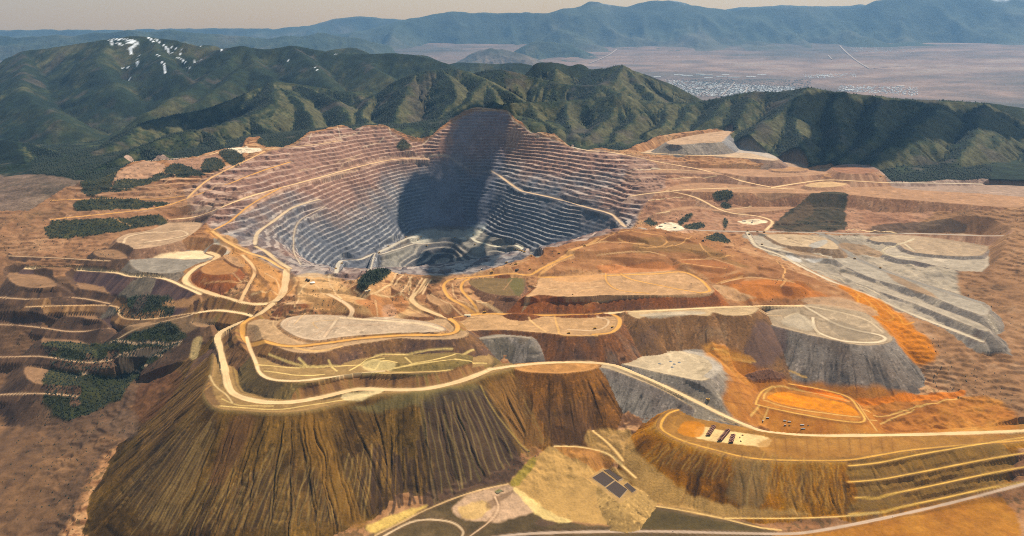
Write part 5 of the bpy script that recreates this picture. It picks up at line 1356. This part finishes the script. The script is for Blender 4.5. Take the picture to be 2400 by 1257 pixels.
class MB:
    """collects boxes, prisms and lathes, then links them as one mesh object"""
    def __init__(s): s.v = []; s.f = []
    def box(s, lo, hi, top=None):
        """box; top = (x0, x1, y0, y1) tapers the upper face"""
        n = len(s.v); t = top or (lo[0], hi[0], lo[1], hi[1])
        s.v += [(lo[0], lo[1], lo[2]), (hi[0], lo[1], lo[2]), (hi[0], hi[1], lo[2]), (lo[0], hi[1], lo[2]), (t[0], t[2], hi[2]), (t[1], t[2], hi[2]), (t[1], t[3], hi[2]), (t[0], t[3], hi[2])]
        s.f += [tuple(n + i for i in q) for q in ((0, 3, 2, 1), (4, 5, 6, 7), (0, 1, 5, 4), (1, 2, 6, 5), (2, 3, 7, 6), (3, 0, 4, 7))]
        return s
    def cyl(s, p, axis, r0, r1, l, k=10):
        n = len(s.v)
        for j, (rr, t) in enumerate(((r0, 0), (r1, l))):
            for i in range(k):
                a = 2 * math.pi * i / k; c, d = math.cos(a) * rr, math.sin(a) * rr
                s.v.append({'x': (p[0] + t, p[1] + c, p[2] + d), 'y': (p[0] + c, p[1] + t, p[2] + d), 'z': (p[0] + c, p[1] + d, p[2] + t)}[axis])
        s.f += [(n + i, n + (i + 1) % k, n + k + (i + 1) % k, n + k + i) for i in range(k)] + [tuple(n + i for i in range(k))[::-1], tuple(n + k + i for i in range(k))]
        return s
    def poly(s, pts, faces):
        n = len(s.v); s.v += pts; s.f += [tuple(n + i for i in q) for q in faces]; return s
    def mesh(s, name, mat):
        me = bpy.data.meshes.new(name); me.from_pydata(s.v, [], s.f); me.update(); me.materials.append(mat); return me
def obj(name, me, parent=None, loc=(0, 0, 0), rz=0.0, scale=1.0):
    o = bpy.data.objects.new(name, me); col_main.objects.link(o)
    o.location = loc; o.rotation_euler = (0, 0, rz); o.scale = (scale, scale, scale)
    if parent is not None: o.parent = parent
    return o
def tag(o, label, cat, group=None):
    o['label'] = label; o['category'] = cat
    if group: o['group'] = group
    return o
def empty(name, loc, rz=0.0):
    o = bpy.data.objects.new(name, None); col_main.objects.link(o); o.location = loc; o.rotation_euler = (0, 0, rz); o.empty_display_size = 2
    return o

# ------------------------------------------------------------------ haul trucks
def truck_meshes(paint_m, tag_):
    W, L = 8.0, 14.0
    k = {}
    k['chassis'] = MB().box((-6.2, -2.2, 1.6), (6.2, 2.2, 3.0)).box((4.2, -3.6, 1.4), (6.9, 3.6, 3.6)).mesh('chassis' + tag_, M_DARK)
    b = MB()
    # dump bed: a tub sloping to the rear, with a canopy over the cab
    b.poly([(-7.4, -3.7, 4.6), (-7.4, 3.7, 4.6), (3.2, 3.7, 3.4), (3.2, -3.7, 3.4), (-7.6, -4.1, 6.2), (-7.6, 4.1, 6.2), (3.4, 4.1, 7.0), (3.4, -4.1, 7.0), (-7.0, -3.7, 6.1), (-7.0, 3.7, 6.1), (3.0, 3.7, 6.8), (3.0, -3.7, 6.8), (-6.6, -3.2, 5.2), (-6.6, 3.2, 5.2), (2.4, 3.2, 4.2), (2.4, -3.2, 4.2)],
           [(0, 3, 2, 1), (0, 1, 5, 4), (1, 2, 6, 5), (2, 3, 7, 6), (3, 0, 4, 7), (4, 5, 9, 8), (5, 6, 10, 9), (6, 7, 11, 10), (7, 4, 8, 11), (8, 9, 13, 12), (9, 10, 14, 13), (10, 11, 15, 14), (11, 8, 12, 15), (12, 13, 14, 15)])
    b.box((3.2, -4.1, 6.75), (7.4, 4.1, 7.1))
    k['dump_bed'] = b.mesh('dump_bed' + tag_, paint_m)
    k['deck'] = MB().box((3.6, -4.0, 3.6), (7.2, 4.0, 3.9)).box((6.7, -2.0, 1.9), (7.25, 2.0, 3.6)).mesh('deck' + tag_, paint_m)
    k['cab'] = MB().box((4.2, .6, 3.9), (6.8, 3.4, 6.3), (4.4, 6.5, .8, 3.2)).mesh('cab' + tag_, M_GLASS)
    k['wheel'] = MB().cyl((0, -.6, 0), 'y', 1.75, 1.75, 1.2, 14).mesh('wheel' + tag_, M_TYRE)
    k['hub'] = MB().cyl((0, -.66, 0), 'y', .8, .7, 1.32, 10).mesh('hub' + tag_, paint_m)
    return k
TK_Y, TK_O = truck_meshes(M_YEL, ''), truck_meshes(M_ORG, '_orange')
def haul_truck(x, y, rz, label, group, kind=TK_Y, scale=1.0):
    r = empty('haul_truck', (x, y, height_at(x, y) + .3), rz); r.scale = (scale,) * 3
    tag(r, label, 'haul truck', group)
    for nm in ('chassis', 'dump_bed', 'deck', 'cab'): obj(nm, kind[nm], r)
    for wx, wy in ((4.9, 3.4), (4.9, -3.4), (-4.0, 3.3), (-4.0, -3.3), (-4.0, 1.9), (-4.0, -1.9)):
        w = obj('wheel', kind['wheel'], r, (wx, wy, 1.75)); obj('hub', kind['hub'], w)
    return r
TRUCKS = [  # pixel, heading in degrees, label
 (1207,586,-15,'leftmost of five haul trucks queued on the green-white pit road'),(1213,587,-15,'second from the left of five haul trucks queued on the pit road'),(1218,588.5,-15,'middle one of five haul trucks queued on the pit road'),(1223.5,590,-15,'fourth from the left of five haul trucks queued on the pit road'),(1229,592,-15,'rightmost of five haul trucks queued on the pit road'),
 (910,578,35,'haul truck climbing the left pit ramp below the shadow'),(951,557,35,'haul truck at the top of the left pit ramp near the floor'),(979,562,20,'haul truck on the pale pit floor left of the shadow'),(986,556,10,'haul truck at the edge of the cloud shadow on the pit floor'),(1000,577,5,'haul truck on the ledge above the lower pit'),
 (1109,552,60,'haul truck at the foot of the greenish right pit wall'),(1066,558,10,'haul truck in the middle of the pit floor'),(1113,574,-20,'haul truck on the pale road right of the lower pit'),(889,593,30,'haul truck halfway down the left pit ramp'),
 (801,619,50,'upper of two haul trucks on the curving ramp at the left pit corner'),(787,631,60,'lower of two haul trucks on the curving ramp at the left pit corner'),
 (1370,577,30,'haul truck on the orange hill edge high above the pit'),(1310,595,30,'haul truck on the sloping orange road along the pit rim'),(1245,601,20,'haul truck on the pit rim beside the dark lower pit'),(1209,620,10,'haul truck on the rim just above the orange road junction'),(1187,617,10,'haul truck on the rim left of the orange road junction'),
 (1242,632,40,'haul truck at the dark spot of the orange road junction'),(1153,639,10,'haul truck on the orange road behind the grassy mound'),(1067,655,60,'haul truck on the outer orange loop near the rim'),
 (1136,733,10,'haul truck where the orange loop roads meet'),(1333,782,0,'haul truck on the front edge of the rounded tan terrace'),(1394,771,20,'small truck on the tan terrace above the red fan'),(1435,768,60,'haul truck at the right end of the rounded tan terrace'),
 (1659,938,-35,'lone truck descending the pale road on the grey dump'),(1697,540,0,'haul truck on the straight grey road near the wooded patch'),(1752,542,0,'left of three haul trucks bunched on the straight grey road'),(1775,544,0,'middle of three haul trucks bunched on the straight grey road'),(1791,545,0,'right of three haul trucks bunched on the straight grey road'),
 (1756,550,-60,'haul truck turning off the straight grey road'),(1786,574,-20,'haul truck on the pale road of the grey terraces'),(2003,607,-40,'haul truck on the dark grey curving road'),(2063,629,-25,'second haul truck further down the dark grey curving road'),
]
for px, py, hd, lab in TRUCKS:
    x, y, zz = hit(px, py)
    haul_truck(x, y, math.radians(hd), lab, 'haul trucks at work in the mine', TK_Y)
# rows of parked machines on the orange dump
row_names = [('left parked row', 1672, 1002, 1660, 1021, 6), ('long middle row', 1706, 1011, 1687, 1034, 9), ('right parked row', 1718, 1023, 1713, 1038, 5)]
ORD = ['first', 'second', 'third', 'fourth', 'fifth', 'sixth', 'seventh', 'eighth', 'ninth']
for nm, x0, y0, x1, y1, n in row_names:
    for i in range(n):
        t = i / (n - 1)
        x, y, zz = hit(x0 + (x1 - x0) * t, y0 + (y1 - y0) * t)
        haul_truck(x, y, math.radians(8), ORD[i] + ' orange truck from the far end of the ' + nm + ' on the pale pad', 'orange trucks parked in rows on the pale pad', TK_O, 1.2)

# ------------------------------------------------------------------ tracked machines, cars, containers
def dozer(px, py, hd, label):
    x, y, zz = hit(px, py)
    r = empty('bulldozer', (x, y, height_at(x, y) + .2), math.radians(hd)); tag(r, label, 'bulldozer', 'tracked machines in the yards')
    for s_ in (-1, 1):
        obj('track', MB().box((-3.2, s_ * 1.6 - .5, 0), (3.2, s_ * 1.6 + .5, 1.5), (-2.5, 2.5, s_ * 1.6 - .5, s_ * 1.6 + .5)).mesh('track', M_DARK), r)
    obj('hull', MB().box((-2.4, -1.2, 1.0), (3.0, 1.2, 2.6)).mesh('hull', M_YEL), r)
    obj('cab', MB().box((-1.8, -1.1, 2.6), (.6, 1.1, 4.2), (-1.6, .3, -1, 1)).mesh('cab', M_GLASS), r)
    obj('blade', MB().box((3.9, -2.6, .2), (4.3, 2.6, 2.0)).box((2.6, -1.9, .5), (4.0, -1.6, .9)).box((2.6, 1.6, .5), (4.0, 1.9, .9)).mesh('blade', M_YEL), r)
for a in [(1740,1021,20,'upper of three loose machines right of the parked orange rows'),(1734,1026.5,70,'middle of three loose machines right of the parked orange rows'),(1736,1035,-30,'lowest of three loose machines right of the parked orange rows'),(1850,998,10,'yellow machine in the middle of the equipment yard'),(1894,998,40,'yellow machine at the right end of the equipment yard'),
          (1342,691,-20,'dark machine near the front edge of the large tan plateau'),(1620,666,-30,'small machine on the right part of the large tan plateau'),(1061,745,0,'small machine beside the shed at the orange road junction')]:
    dozer(*a)
def container(px, py, hd, label, l=13, mat=M_WHITE):
    x, y, zz = hit(px, py)
    r = empty('site_trailer', (x, y, height_at(x, y) + .1), math.radians(hd)); tag(r, label, 'trailer', 'trailers in the equipment yard')
    obj('body', MB().box((-l / 2, -1.5, .7), (l / 2, 1.5, 3.8)).mesh('body', mat), r)
    obj('roof', MB().box((-l / 2 - .2, -1.7, 3.8), (l / 2 + .2, 1.7, 4.1), (-l / 2, l / 2, -1.2, 1.2)).mesh('roof', M_STEEL), r)
    for s_ in (-1, 1): obj('axle', MB().cyl((s_ * l * .3, -1.4, .5), 'y', .5, .5, 2.8, 8).mesh('axle', M_TYRE), r)
for a in [(1788,988,80,'dark trailer at the left end of the equipment yard',10,M_DARK),(1799,981,-10,'dark trailer at the upper left corner of the equipment yard',12,M_DARK),(1839,987,-5,'left of two white trailers along the top of the equipment yard'),(1850,989.5,-5,'right of two white trailers along the top of the equipment yard'),(1880,997,0,'white trailer beside the right yellow machine in the yard',16),(1882,1006,0,'dark trailer along the lower side of the equipment yard',18,M_DARK),(1840,998,0,'short dark trailer left of the middle yellow machine',9,M_DARK)]:
    container(*a)
def car(px, py, hd, label, mat):
    x, y, zz = hit(px, py)
    r = empty('car', (x, y, height_at(x, y) + .05), math.radians(hd)); tag(r, label, 'car')
    obj('body', MB().box((-2.3, -.9, .35), (2.3, .9, 1.0)).mesh('body', mat), r)
    obj('cabin', MB().box((-1.6, -.85, 1.0), (1.2, .85, 1.6), (-1.1, .6, -.7, .7)).mesh('cabin', M_GLASS), r)
    for wx in (-1.45, 1.45):
        for wy in (-.85, .85): obj('wheel', MB().cyl((wx, wy - .12, .35), 'y', .35, .35, .24, 10).mesh('wheel', M_TYRE), r)
car(1577, 1247, 0, 'dark car on the highway along the bottom edge', M_RED); car(2092, 1212, 20, 'white car on the highway at the lower right', M_CAR)

# ------------------------------------------------------------------ buildings in the mine
def shed(px, py, hd, l, w, h, label, wall=M_WHITE, roof=M_ROOF, pitch=.25):
    x, y, zz = hit(px, py)
    r = empty('mine_building', (x, y, height_at(x, y)), math.radians(hd)); tag(r, label, 'building')
    obj('wall', MB().box((-l / 2, -w / 2, -3), (l / 2, w / 2, h)).mesh('wall', wall), r)
    p = w / 2 * pitch
    obj('roof', MB().poly([(-l / 2 - .6, -w / 2 - .6, h), (l / 2 + .6, -w / 2 - .6, h), (l / 2 + .6, w / 2 + .6, h), (-l / 2 - .6, w / 2 + .6, h), (-l / 2 - .6, 0, h + p), (l / 2 + .6, 0, h + p)], [(0, 1, 5, 4), (2, 3, 4, 5), (1, 2, 5), (3, 0, 4), (0, 3, 2, 1)]).mesh('roof', roof), r)
    dr = obj('door', MB().box((-2.2, -w / 2 - .08, 0), (2.2, -w / 2, min(5, h * .7))).mesh('door', M_DARK), r)
    obj('handle', MB().box((1.6, -w / 2 - .16, 1.1), (1.8, -w / 2 - .08, 1.5)).mesh('handle', M_STEEL), dr)
    for q in range(max(1, int(l / 9))):
        wx = -l / 2 + 4 + q * 9
        if abs(wx) > 4: obj('window', MB().box((wx - 1, -w / 2 - .06, h * .4), (wx + 1, -w / 2, h * .75)).mesh('window', M_GLASS), r)
shed(1096, 741, 0, 30, 16, 6, 'pale-roofed shed inside the orange road junction')
shed(859, 683, 10, 16, 8, 4, 'left of two small white huts below the conifer knoll'); shed(866, 681, 10, 10, 7, 4, 'right of two small white huts below the conifer knoll')
shed(1744, 519, 0, 26, 14, 8, 'white building on the pale pad above the straight grey road'); shed(1549, 531, 0, 22, 14, 7, 'left shed on the white crusher site above the pit rim', M_STEEL); shed(1582, 534, 20, 16, 10, 6, 'right shed on the white crusher site above the pit rim', M_STEEL)
shed(1560, 524, 0, 14, 10, 5, 'pale shed at the back of the white crusher site', M_WHITE)
def tank(px, py, rad, h, label, mat=M_STEEL, roof=M_ROOF):
    x, y, zz = hit(px, py)
    r = empty('storage_tank', (x, y, height_at(x, y) - 1)); tag(r, label, 'tank')
    obj('shell', MB().cyl((0, 0, 0), 'z', rad, rad, h, 20).mesh('shell', mat), r)
    obj('roof', MB().cyl((0, 0, h), 'z', rad * 1.03, rad * .15, rad * .25, 20).mesh('roof', roof), r)
    obj('ladder', MB().box((rad, -.4, 0), (rad + .25, .4, h)).mesh('ladder', M_DARK), r)
tank(733, 665, 13, 8, 'broad pale-roofed water tank on the rim left of the conifer knoll', M_ROOF, M_WHITE); tank(719, 657, 5, 9, 'left of two small dark tanks behind the broad water tank', M_DARK, M_DARK); tank(724, 659, 5, 9, 'right of two small dark tanks behind the broad water tank', M_DARK, M_DARK)
def drill(px, py, label, h=30):
    x, y, zz = hit(px, py)
    r = empty('drill_rig', (x, y, height_at(x, y))); tag(r, label, 'drill rig')
    obj('chassis', MB().box((-6, -3, 1), (6, 3, 4)).mesh('chassis', M_DARK), r)
    for s_ in (-1, 1): obj('track', MB().box((-6, s_ * 3 - .8, 0), (6, s_ * 3 + .8, 1.6)).mesh('track', M_TYRE), r)
    mb = MB()
    for sx in (-.9, .9):
        for sy in (-.9, .9): mb.box((4 + sx - .2, sy - .2, 3), (4 + sx + .2, sy + .2, h))
    for q in range(9): mb.box((2.9, -1.1, 4 + q * (h - 4) / 9), (5.1, 1.1, 4.35 + q * (h - 4) / 9))
    obj('mast', mb.mesh('mast', M_STEEL), r)
    obj('cab', MB().box((-5, -2.4, 4), (-1.5, 2.4, 7)).mesh('cab', M_WHITE), r)
drill(1130, 632, 'drill rig with a tall mast standing on the near pit rim'); drill(1762, 523, 'lattice tower beside the white building above the grey road', 22)
def shovel(px, py, hd, label):
    x, y, zz = hit(px, py)
    r = empty('rope_shovel', (x, y, height_at(x, y)), math.radians(hd)); tag(r, label, 'mining shovel', 'mining shovels')
    for s_ in (-1, 1): obj('track', MB().box((-5, s_ * 4 - 1.2, 0), (5, s_ * 4 + 1.2, 2.2), (-4, 4, s_ * 4 - 1.2, s_ * 4 + 1.2)).mesh('track', M_TYRE), r)
    obj('house', MB().box((-8, -4.5, 2.4), (4, 4.5, 9)).mesh('house', M_DARK), r)
    obj('boom', MB().poly([(3, -1, 4), (3, 1, 4), (15, 1, 15), (15, -1, 15), (3, -1, 5.4), (3, 1, 5.4), (14.6, 1, 16), (14.6, -1, 16)], [(0, 3, 2, 1), (4, 5, 6, 7), (0, 1, 5, 4), (1, 2, 6, 5), (2, 3, 7, 6), (3, 0, 4, 7)]).mesh('boom', M_STEEL), r)
    obj('bucket', MB().box((12, -2, 3), (16, 2, 6.5)).mesh('bucket', M_DARK), r)
shovel(1211, 635, 40, 'electric shovel at the orange road junction on the rim'); shovel(1648, 566, 10, 'dark shovel on the dump below the straight grey road')
# power poles along the middle roads
pole_me = MB().cyl((0, 0, 0), 'z', .45, .3, 24, 6).mesh('mast', M_BARK); arm_me = MB().box((-3.5, -.2, 21.5), (3.5, .2, 22)).box((-2.6, -.2, 18.8), (2.6, .2, 19.2)).mesh('crossarm', M_BARK)
PN = [(690,705),(745,700),(800,712),(860,700),(905,715),(955,700),(1300,640),(1365,640),(1440,632),(1432,610),(1540,600),(1620,590),(1700,600),(1760,625),(1895,664)]
PL = ['beside the rust-brown dump','on the tan flat left of the knoll','below the small huts','below the conifer knoll','on the tan flat above the oval terrace','beside the pale road above the oval terrace','left of the tan plateau','behind the tan plateau','behind the middle of the tan plateau','on the slope above the tan plateau','on the orange hill flank','high on the orange hill','on the right flank of the orange hill','on the lower right flank of the orange hill','at the right end of the orange hill']
for (px, py), lab in zip(PN, PL):
    x, y, zz = hit(px, py)
    r = empty('power_pole', (x, y, height_at(x, y) - .5), .6); tag(r, 'dark wooden power pole ' + lab, 'power pole', 'power poles')
    obj('mast', pole_me, r); obj('crossarm', arm_me, r)
# gravel piles on the small grey dump
pile_me = None
for i, (px, py, lab) in enumerate([(1546,853,'leftmost'),(1572,848,'second from the left'),(1580,854,'nearest'),(1592,850,'rightmost'),(1575,861,'lowest')]):
    if pile_me is None:
        mb = MB(); k = 14; pts = [(0, 0, 4.2)]
        for ring, (rr, zz_) in enumerate(((2.4, 3.1), (5.2, 1.2), (7.5, -.4))):
            for q in range(k):
                a = 2 * math.pi * q / k; w_ = 1 + .18 * math.sin(q * 2.7 + ring)
                pts.append((rr * w_ * math.cos(a), rr * w_ * math.sin(a), zz_))
        fs = [(0, 1 + q, 1 + (q + 1) % k) for q in range(k)]
        for ring in range(2):
            b0 = 1 + ring * k; fs += [(b0 + q, b0 + k + q, b0 + k + (q + 1) % k, b0 + (q + 1) % k) for q in range(k)]
        pile_me = mb.poly(pts, fs).mesh('gravel_pile', M_GRAV)
    x, y, zz = hit(px, py)
    tag(obj('gravel_pile', pile_me, None, (x, y, height_at(x, y)), i * 1.3, 1.1), lab + ' of five grey gravel piles on the cream pad', 'gravel pile', 'gravel piles on the cream pad')
# settling ponds
PONDS = [([(1388,1120),(1412,1106),(1440,1126),(1418,1142)], 'larger upper brown settling pond with pale dykes'), ([(1420,1144),(1442,1128),(1470,1148),(1452,1168)], 'larger lower brown settling pond with pale dykes'), ([(1417,1103),(1427,1099),(1459,1121),(1449,1127)], 'narrow upper settling pond along the dyke'), ([(1464,1137),(1471,1132),(1491,1149),(1482,1155)], 'narrow lower settling pond along the dyke'), ([(1158,1152),(1170,1146),(1180,1152),(1166,1158)], 'small green pond at the foot of the great dump')]
for i, (q, lab) in enumerate(PONDS):
    w = np.array([hit(*p_) for p_ in q]); zl = w[:, 2].mean() + .6
    mb = MB(); n = len(w); c = w[:, :2].mean(axis=0)
    out = c + (w[:, :2] - c) * 1.05
    o = obj('settling_pond', mb.poly([(a[0], a[1], zl) for a in w] + [(a[0], a[1], zl - 3) for a in w], [tuple(range(n))[::-1] if False else tuple(range(n))] + [(k_, (k_ + 1) % n, n + (k_ + 1) % n, n + k_) for k_ in range(n)]).mesh('settling_pond', M_WATER if i < 4 else M_GREEN))
    tag(o, lab, 'pond', 'settling ponds')
    obj('dyke', MB().poly([(a[0], a[1], zl + .25) for a in w] + [(a[0], a[1], zl + .25) for a in out] + [(a[0], a[1], zl - 4) for a in (c + (w[:, :2] - c) * 1.22)], [(k_, n + k_, n + (k_ + 1) % n, (k_ + 1) % n) for k_ in range(n)] + [(n + k_, 2 * n + k_, 2 * n + (k_ + 1) % n, n + (k_ + 1) % n) for k_ in range(n)]).mesh('dyke', flat_mat('pale_dyke_%d' % i, (.30, .20, .11), .95)), o)

# ------------------------------------------------------------------ trees
def conifer_verts(rnd, k=7, tiers=5):
    """a ragged conifer of unit height: stacked drooping tiers with gaps between the boughs"""
    v, f = [], []
    for t in range(tiers):
        z0 = .12 + .80 * t / tiers; z1 = z0 + .30; r = .24 * (1 - .78 * t / tiers)
        n = len(v); v.append((rnd.uniform(-.01, .01), rnd.uniform(-.01, .01), min(z1, 1.0)))
        for i in range(2 * k):
            a = math.pi * i / k + t; rr = r * (rnd.uniform(.85, 1.15) if i % 2 == 0 else rnd.uniform(.35, .6))
            v.append((rr * math.cos(a), rr * math.sin(a), z0 - (.04 if i % 2 == 0 else -.02)))
        f += [(n, n + 1 + i, n + 1 + (i + 1) % (2 * k)) for i in range(2 * k)]
    return v, f
rnd = random.Random(7)
CON = []
for i in range(5):
    v, f = conifer_verts(rnd)
    CON.append(MB().poly(v, f).mesh('crown', M_LEAF))
trunk_me = MB().cyl((0, 0, -.05), 'z', .022, .012, .3, 6).mesh('trunk', M_BARK)
knoll = [(842,672),(848,652),(876,634),(912,634),(906,648),(880,664),(856,678)]
kw = np.array([hit(*q) for q in knoll])
cnt = 0; spots = []
while cnt < 120:
    x, y = rnd.uniform(kw[:, 0].min(), kw[:, 0].max()), rnd.uniform(kw[:, 1].min(), kw[:, 1].max())
    if not in_poly(np.array([x]), np.array([y]), kw)[0] or any((x - a) ** 2 + (y - b) ** 2 < 30 for a, b in spots): continue
    spots.append((x, y)); cnt += 1
    h_ = rnd.uniform(9, 17)
    r = empty('conifer_tree', (x, y, height_at(x, y) - .3), rnd.uniform(0, 6)); r.scale = (h_ * 1.25, h_ * 1.25, h_)
    tag(r, 'dark conifer in the dense stand on the knoll at the near pit rim', 'tree', 'conifers on the knoll')
    obj('trunk', trunk_me, r); obj('crown', CON[cnt % 5], r)
# woods in patches and forest on the mountains: too many to count
def scatter(name, label, idx, n, hmin, hmax, seed, mat, wide=.32):
    rs = np.random.RandomState(seed)
    pick = idx[rs.randint(0, len(idx), n)]
    px_ = X[pick] + rs.uniform(-5, 5, n); py_ = Y[pick] + rs.uniform(-5, 5, n); pz_ = Hh[pick] - 1.0
    hh = rs.uniform(hmin, hmax, n); k = 5
    ang = rs.uniform(0, 6.28, n)[:, None] + (np.arange(k) * 2 * math.pi / k)[None, :]
    rr = (hh * wide)[:, None] * rs.uniform(.7, 1.2, (n, k))
    V = np.zeros((n, k + 1, 3), np.float32)
    V[:, :k, 0] = px_[:, None] + rr * np.cos(ang); V[:, :k, 1] = py_[:, None] + rr * np.sin(ang); V[:, :k, 2] = (pz_ + hh * .12)[:, None]
    V[:, k, 0] = px_; V[:, k, 1] = py_; V[:, k, 2] = pz_ + hh
    base_ = (np.arange(n) * (k + 1))[:, None, None]
    tri = np.array([(i, (i + 1) % k, k) for i in range(k)])[None] + base_
    tri = tri.reshape(-1, 3)
    me = bpy.data.meshes.new(name)
    me.vertices.add(n * (k + 1)); me.vertices.foreach_set('co', V.ravel())
    me.loops.add(len(tri) * 3); me.loops.foreach_set('vertex_index', tri.astype(np.int32).ravel())
    me.polygons.add(len(tri)); me.polygons.foreach_set('loop_start', np.arange(0, len(tri) * 3, 3, dtype=np.int32)); me.polygons.foreach_set('loop_total', np.full(len(tri), 3, np.int32))
    me.update(calc_edges=True); me.materials.append(mat)
    o = bpy.data.objects.new(name, me); col_main.objects.link(o)
    o['kind'] = 'stuff'; o['label'] = label
    return o
wood_i = np.nonzero(REG == R_WOOD)[0]
scatter('woodland_trees', 'dark trees of the wood patches left between the dumps', wood_i, 12000, 5, 11, 3, M_LEAF2, .4)
tone = COL.sum(axis=1)
for_i = np.nonzero((~inside) & (tone < .06) & (np.abs(X) < Y * .62))[0]
scatter('mountain_forest', 'dark forest covering the mountain slopes behind the pit', for_i, 26000, 9, 20, 4, M_LEAF2, .36)
scrub_i = np.nonzero(inside & (REG == R_GROUND) & ((Hh > 60) | (X < -1500)) & (fbm(X, Y, 300, 3, 117) > .05))[0]
scatter('scrub', 'scattered dark scrub on the disturbed ground', scrub_i, 2600, 2.5, 6, 5, M_LEAF2, .6)
hill_i = np.nonzero((REG == D_HILL) & (fbm(X, Y, 120, 2, 118) > .1))[0]
scatter('hill_scrub', 'sparse scrub on the orange hill', hill_i, 170, 3, 6, 6, M_LEAF2, .6)

# ------------------------------------------------------------------ the town and roads in the valley
def vhit(px, py):
    d = ray(px, py); sl = d[2] / math.hypot(d[0], d[1]); az = math.atan2(d[0], d[1])
    r = np.linspace(14000, 47000, 2000); g = EYE + sl * r - (valley_z(r))
    k = np.nonzero(g <= 0)[0]; rr = r[k[0]] if len(k) else 46000
    return rr * math.sin(az), rr * math.cos(az), float(valley_z(rr))
def town(n, corners, seed, smin, smax, name, label):
    rs = random.Random(seed); mb = MB()
    for _ in range(n):
        u, v = rs.random(), rs.random()
        px = lerp(lerp(corners[0][0], corners[1][0], u), lerp(corners[3][0], corners[2][0], u), v); py = lerp(lerp(corners[0][1], corners[1][1], u), lerp(corners[3][1], corners[2][1], u), v)
        x, y, z_ = vhit(px, py); a = rs.uniform(smin, smax); b = rs.uniform(smin, smax); h_ = rs.uniform(6, 11)
        mb.box((x - a, y - b, z_ - 12), (x + a, y + b, z_ + h_)); n0 = len(mb.v)
        mb.poly([(x - a, y - b, z_ + h_), (x + a, y - b, z_ + h_), (x + a, y + b, z_ + h_), (x - a, y + b, z_ + h_), (x - a, y, z_ + h_ + 4), (x + a, y, z_ + h_ + 4)], [(0, 1, 5, 4), (2, 3, 4, 5), (1, 2, 5), (3, 0, 4)])
    o = obj(name, mb.mesh(name, M_TOWN)); o['kind'] = 'stuff'; o['label'] = label
town(1500, [(1560,188),(1860,205),(1880,226),(1600,226)], 11, 9, 22, 'town_houses', 'pale houses of the town in the valley behind the green ridge')
town(420, [(1970,200),(2150,205),(2150,226),(1960,214)], 12, 9, 20, 'town_houses', 'pale houses at the valley edge above the dark mountain')
town(160, [(1975,110),(2150,110),(2150,125),(1985,122)], 13, 9, 18, 'town_houses', 'scattered houses far out on the valley floor')
town(160, [(1880,176),(2000,172),(2010,182),(1890,184)], 14, 9, 20, 'town_houses', 'pale houses in the middle of the dry valley floor')
tr = MB(); rs = random.Random(21)
for _ in range(1800):
    px, py = rs.uniform(1555, 1900), rs.uniform(186, 228)
    x, y, z_ = vhit(px, py); s_ = rs.uniform(14, 34); tr.poly([(x - s_, y - s_, z_), (x + s_, y - s_, z_), (x, y + s_, z_), (x, y, z_ + 14)], [(0, 1, 3), (1, 2, 3), (2, 0, 3)])
o = obj('town_trees', tr.mesh('town_trees', M_LEAF2)); o['kind'] = 'stuff'; o['label'] = 'dark trees between the houses of the valley town'
wh = [(1590,176,150),(1610,178,180),(1640,175,130),(1655,177,200),(1690,180,160),(1720,182,190),(1540,181,120),(1760,181,150),(1785,176,140),(1700,176,120),(1930,178,160),(1990,212,120),(2110,203,110),(1660,183,130)]
wl = ['second from the left','third from the left','small one in the front left','largest one on the left','middle one','long one right of the middle','leftmost one','right one','upper right one','small upper middle one','lone one out in the valley','lone one above the dark mountain','rightmost lone one','lower middle one']
for (px, py, l), lab in zip(wh, wl):
    x, y, z_ = vhit(px, py)
    r = empty('warehouse', (x, y, z_)); tag(r, 'white flat warehouse behind the town, ' + lab, 'warehouse', 'white warehouses by the town')
    obj('wall', MB().box((-l, -l * .3, -15), (l, l * .3, 14)).mesh('wall', M_WHITE), r); obj('roof', MB().box((-l - 2, -l * .3 - 2, 14), (l + 2, l * .3 + 2, 18), (-l, l, -2, 2)).mesh('roof', M_WHITE), r)
M_VR = flat_mat('valley_road', (.34, .25, .19), .95)
VR = [([(1968,108),(1985,125),(2010,145),(2038,162)], 30, 'straight pale road slanting across the dry valley floor'), ([(1847,76),(1849,92),(1850,108)], 26, 'straight pale road running up to the long range'), ([(1446,116),(1430,128),(1405,140),(1380,150)], 30, 'pale road crossing the valley beside the brown hill'), ([(1940,130),(1950,140)], 24, 'short pale track in the middle of the valley'), ([(2038,162),(2080,158),(2142,155)], 26, 'pale road along the valley near the right edge'),
      ([(1640,222),(1675,205),(1700,192)], 16, 'street crossing the left half of the town'), ([(1690,226),(1710,208),(1722,194)], 16, 'street crossing the middle of the town'), ([(1745,222),(1752,205)], 16, 'street crossing the right half of the town')]
for pts, wd, lab in VR:
    w = smooth_curve([vhit(*q) for q in pts], False, 8); mb = MB(); vs = []
    for i in range(len(w)):
        t_ = w[min(i + 1, len(w) - 1)] - w[max(i - 1, 0)]; nrm = np.array([-t_[1], t_[0]]); nrm /= np.linalg.norm(nrm)
        vs += [(w[i][0] + nrm[0] * wd, w[i][1] + nrm[1] * wd, w[i][2] + 14), (w[i][0] - nrm[0] * wd, w[i][1] - nrm[1] * wd, w[i][2] + 14)]
    o = obj('valley_road', mb.poly(vs, [(2 * i, 2 * i + 1, 2 * i + 3, 2 * i + 2) for i in range(len(w) - 1)]).mesh('valley_road', M_VR)); o['kind'] = 'structure'; o['label'] = lab
print('objects', round(time.time() - T0, 1))
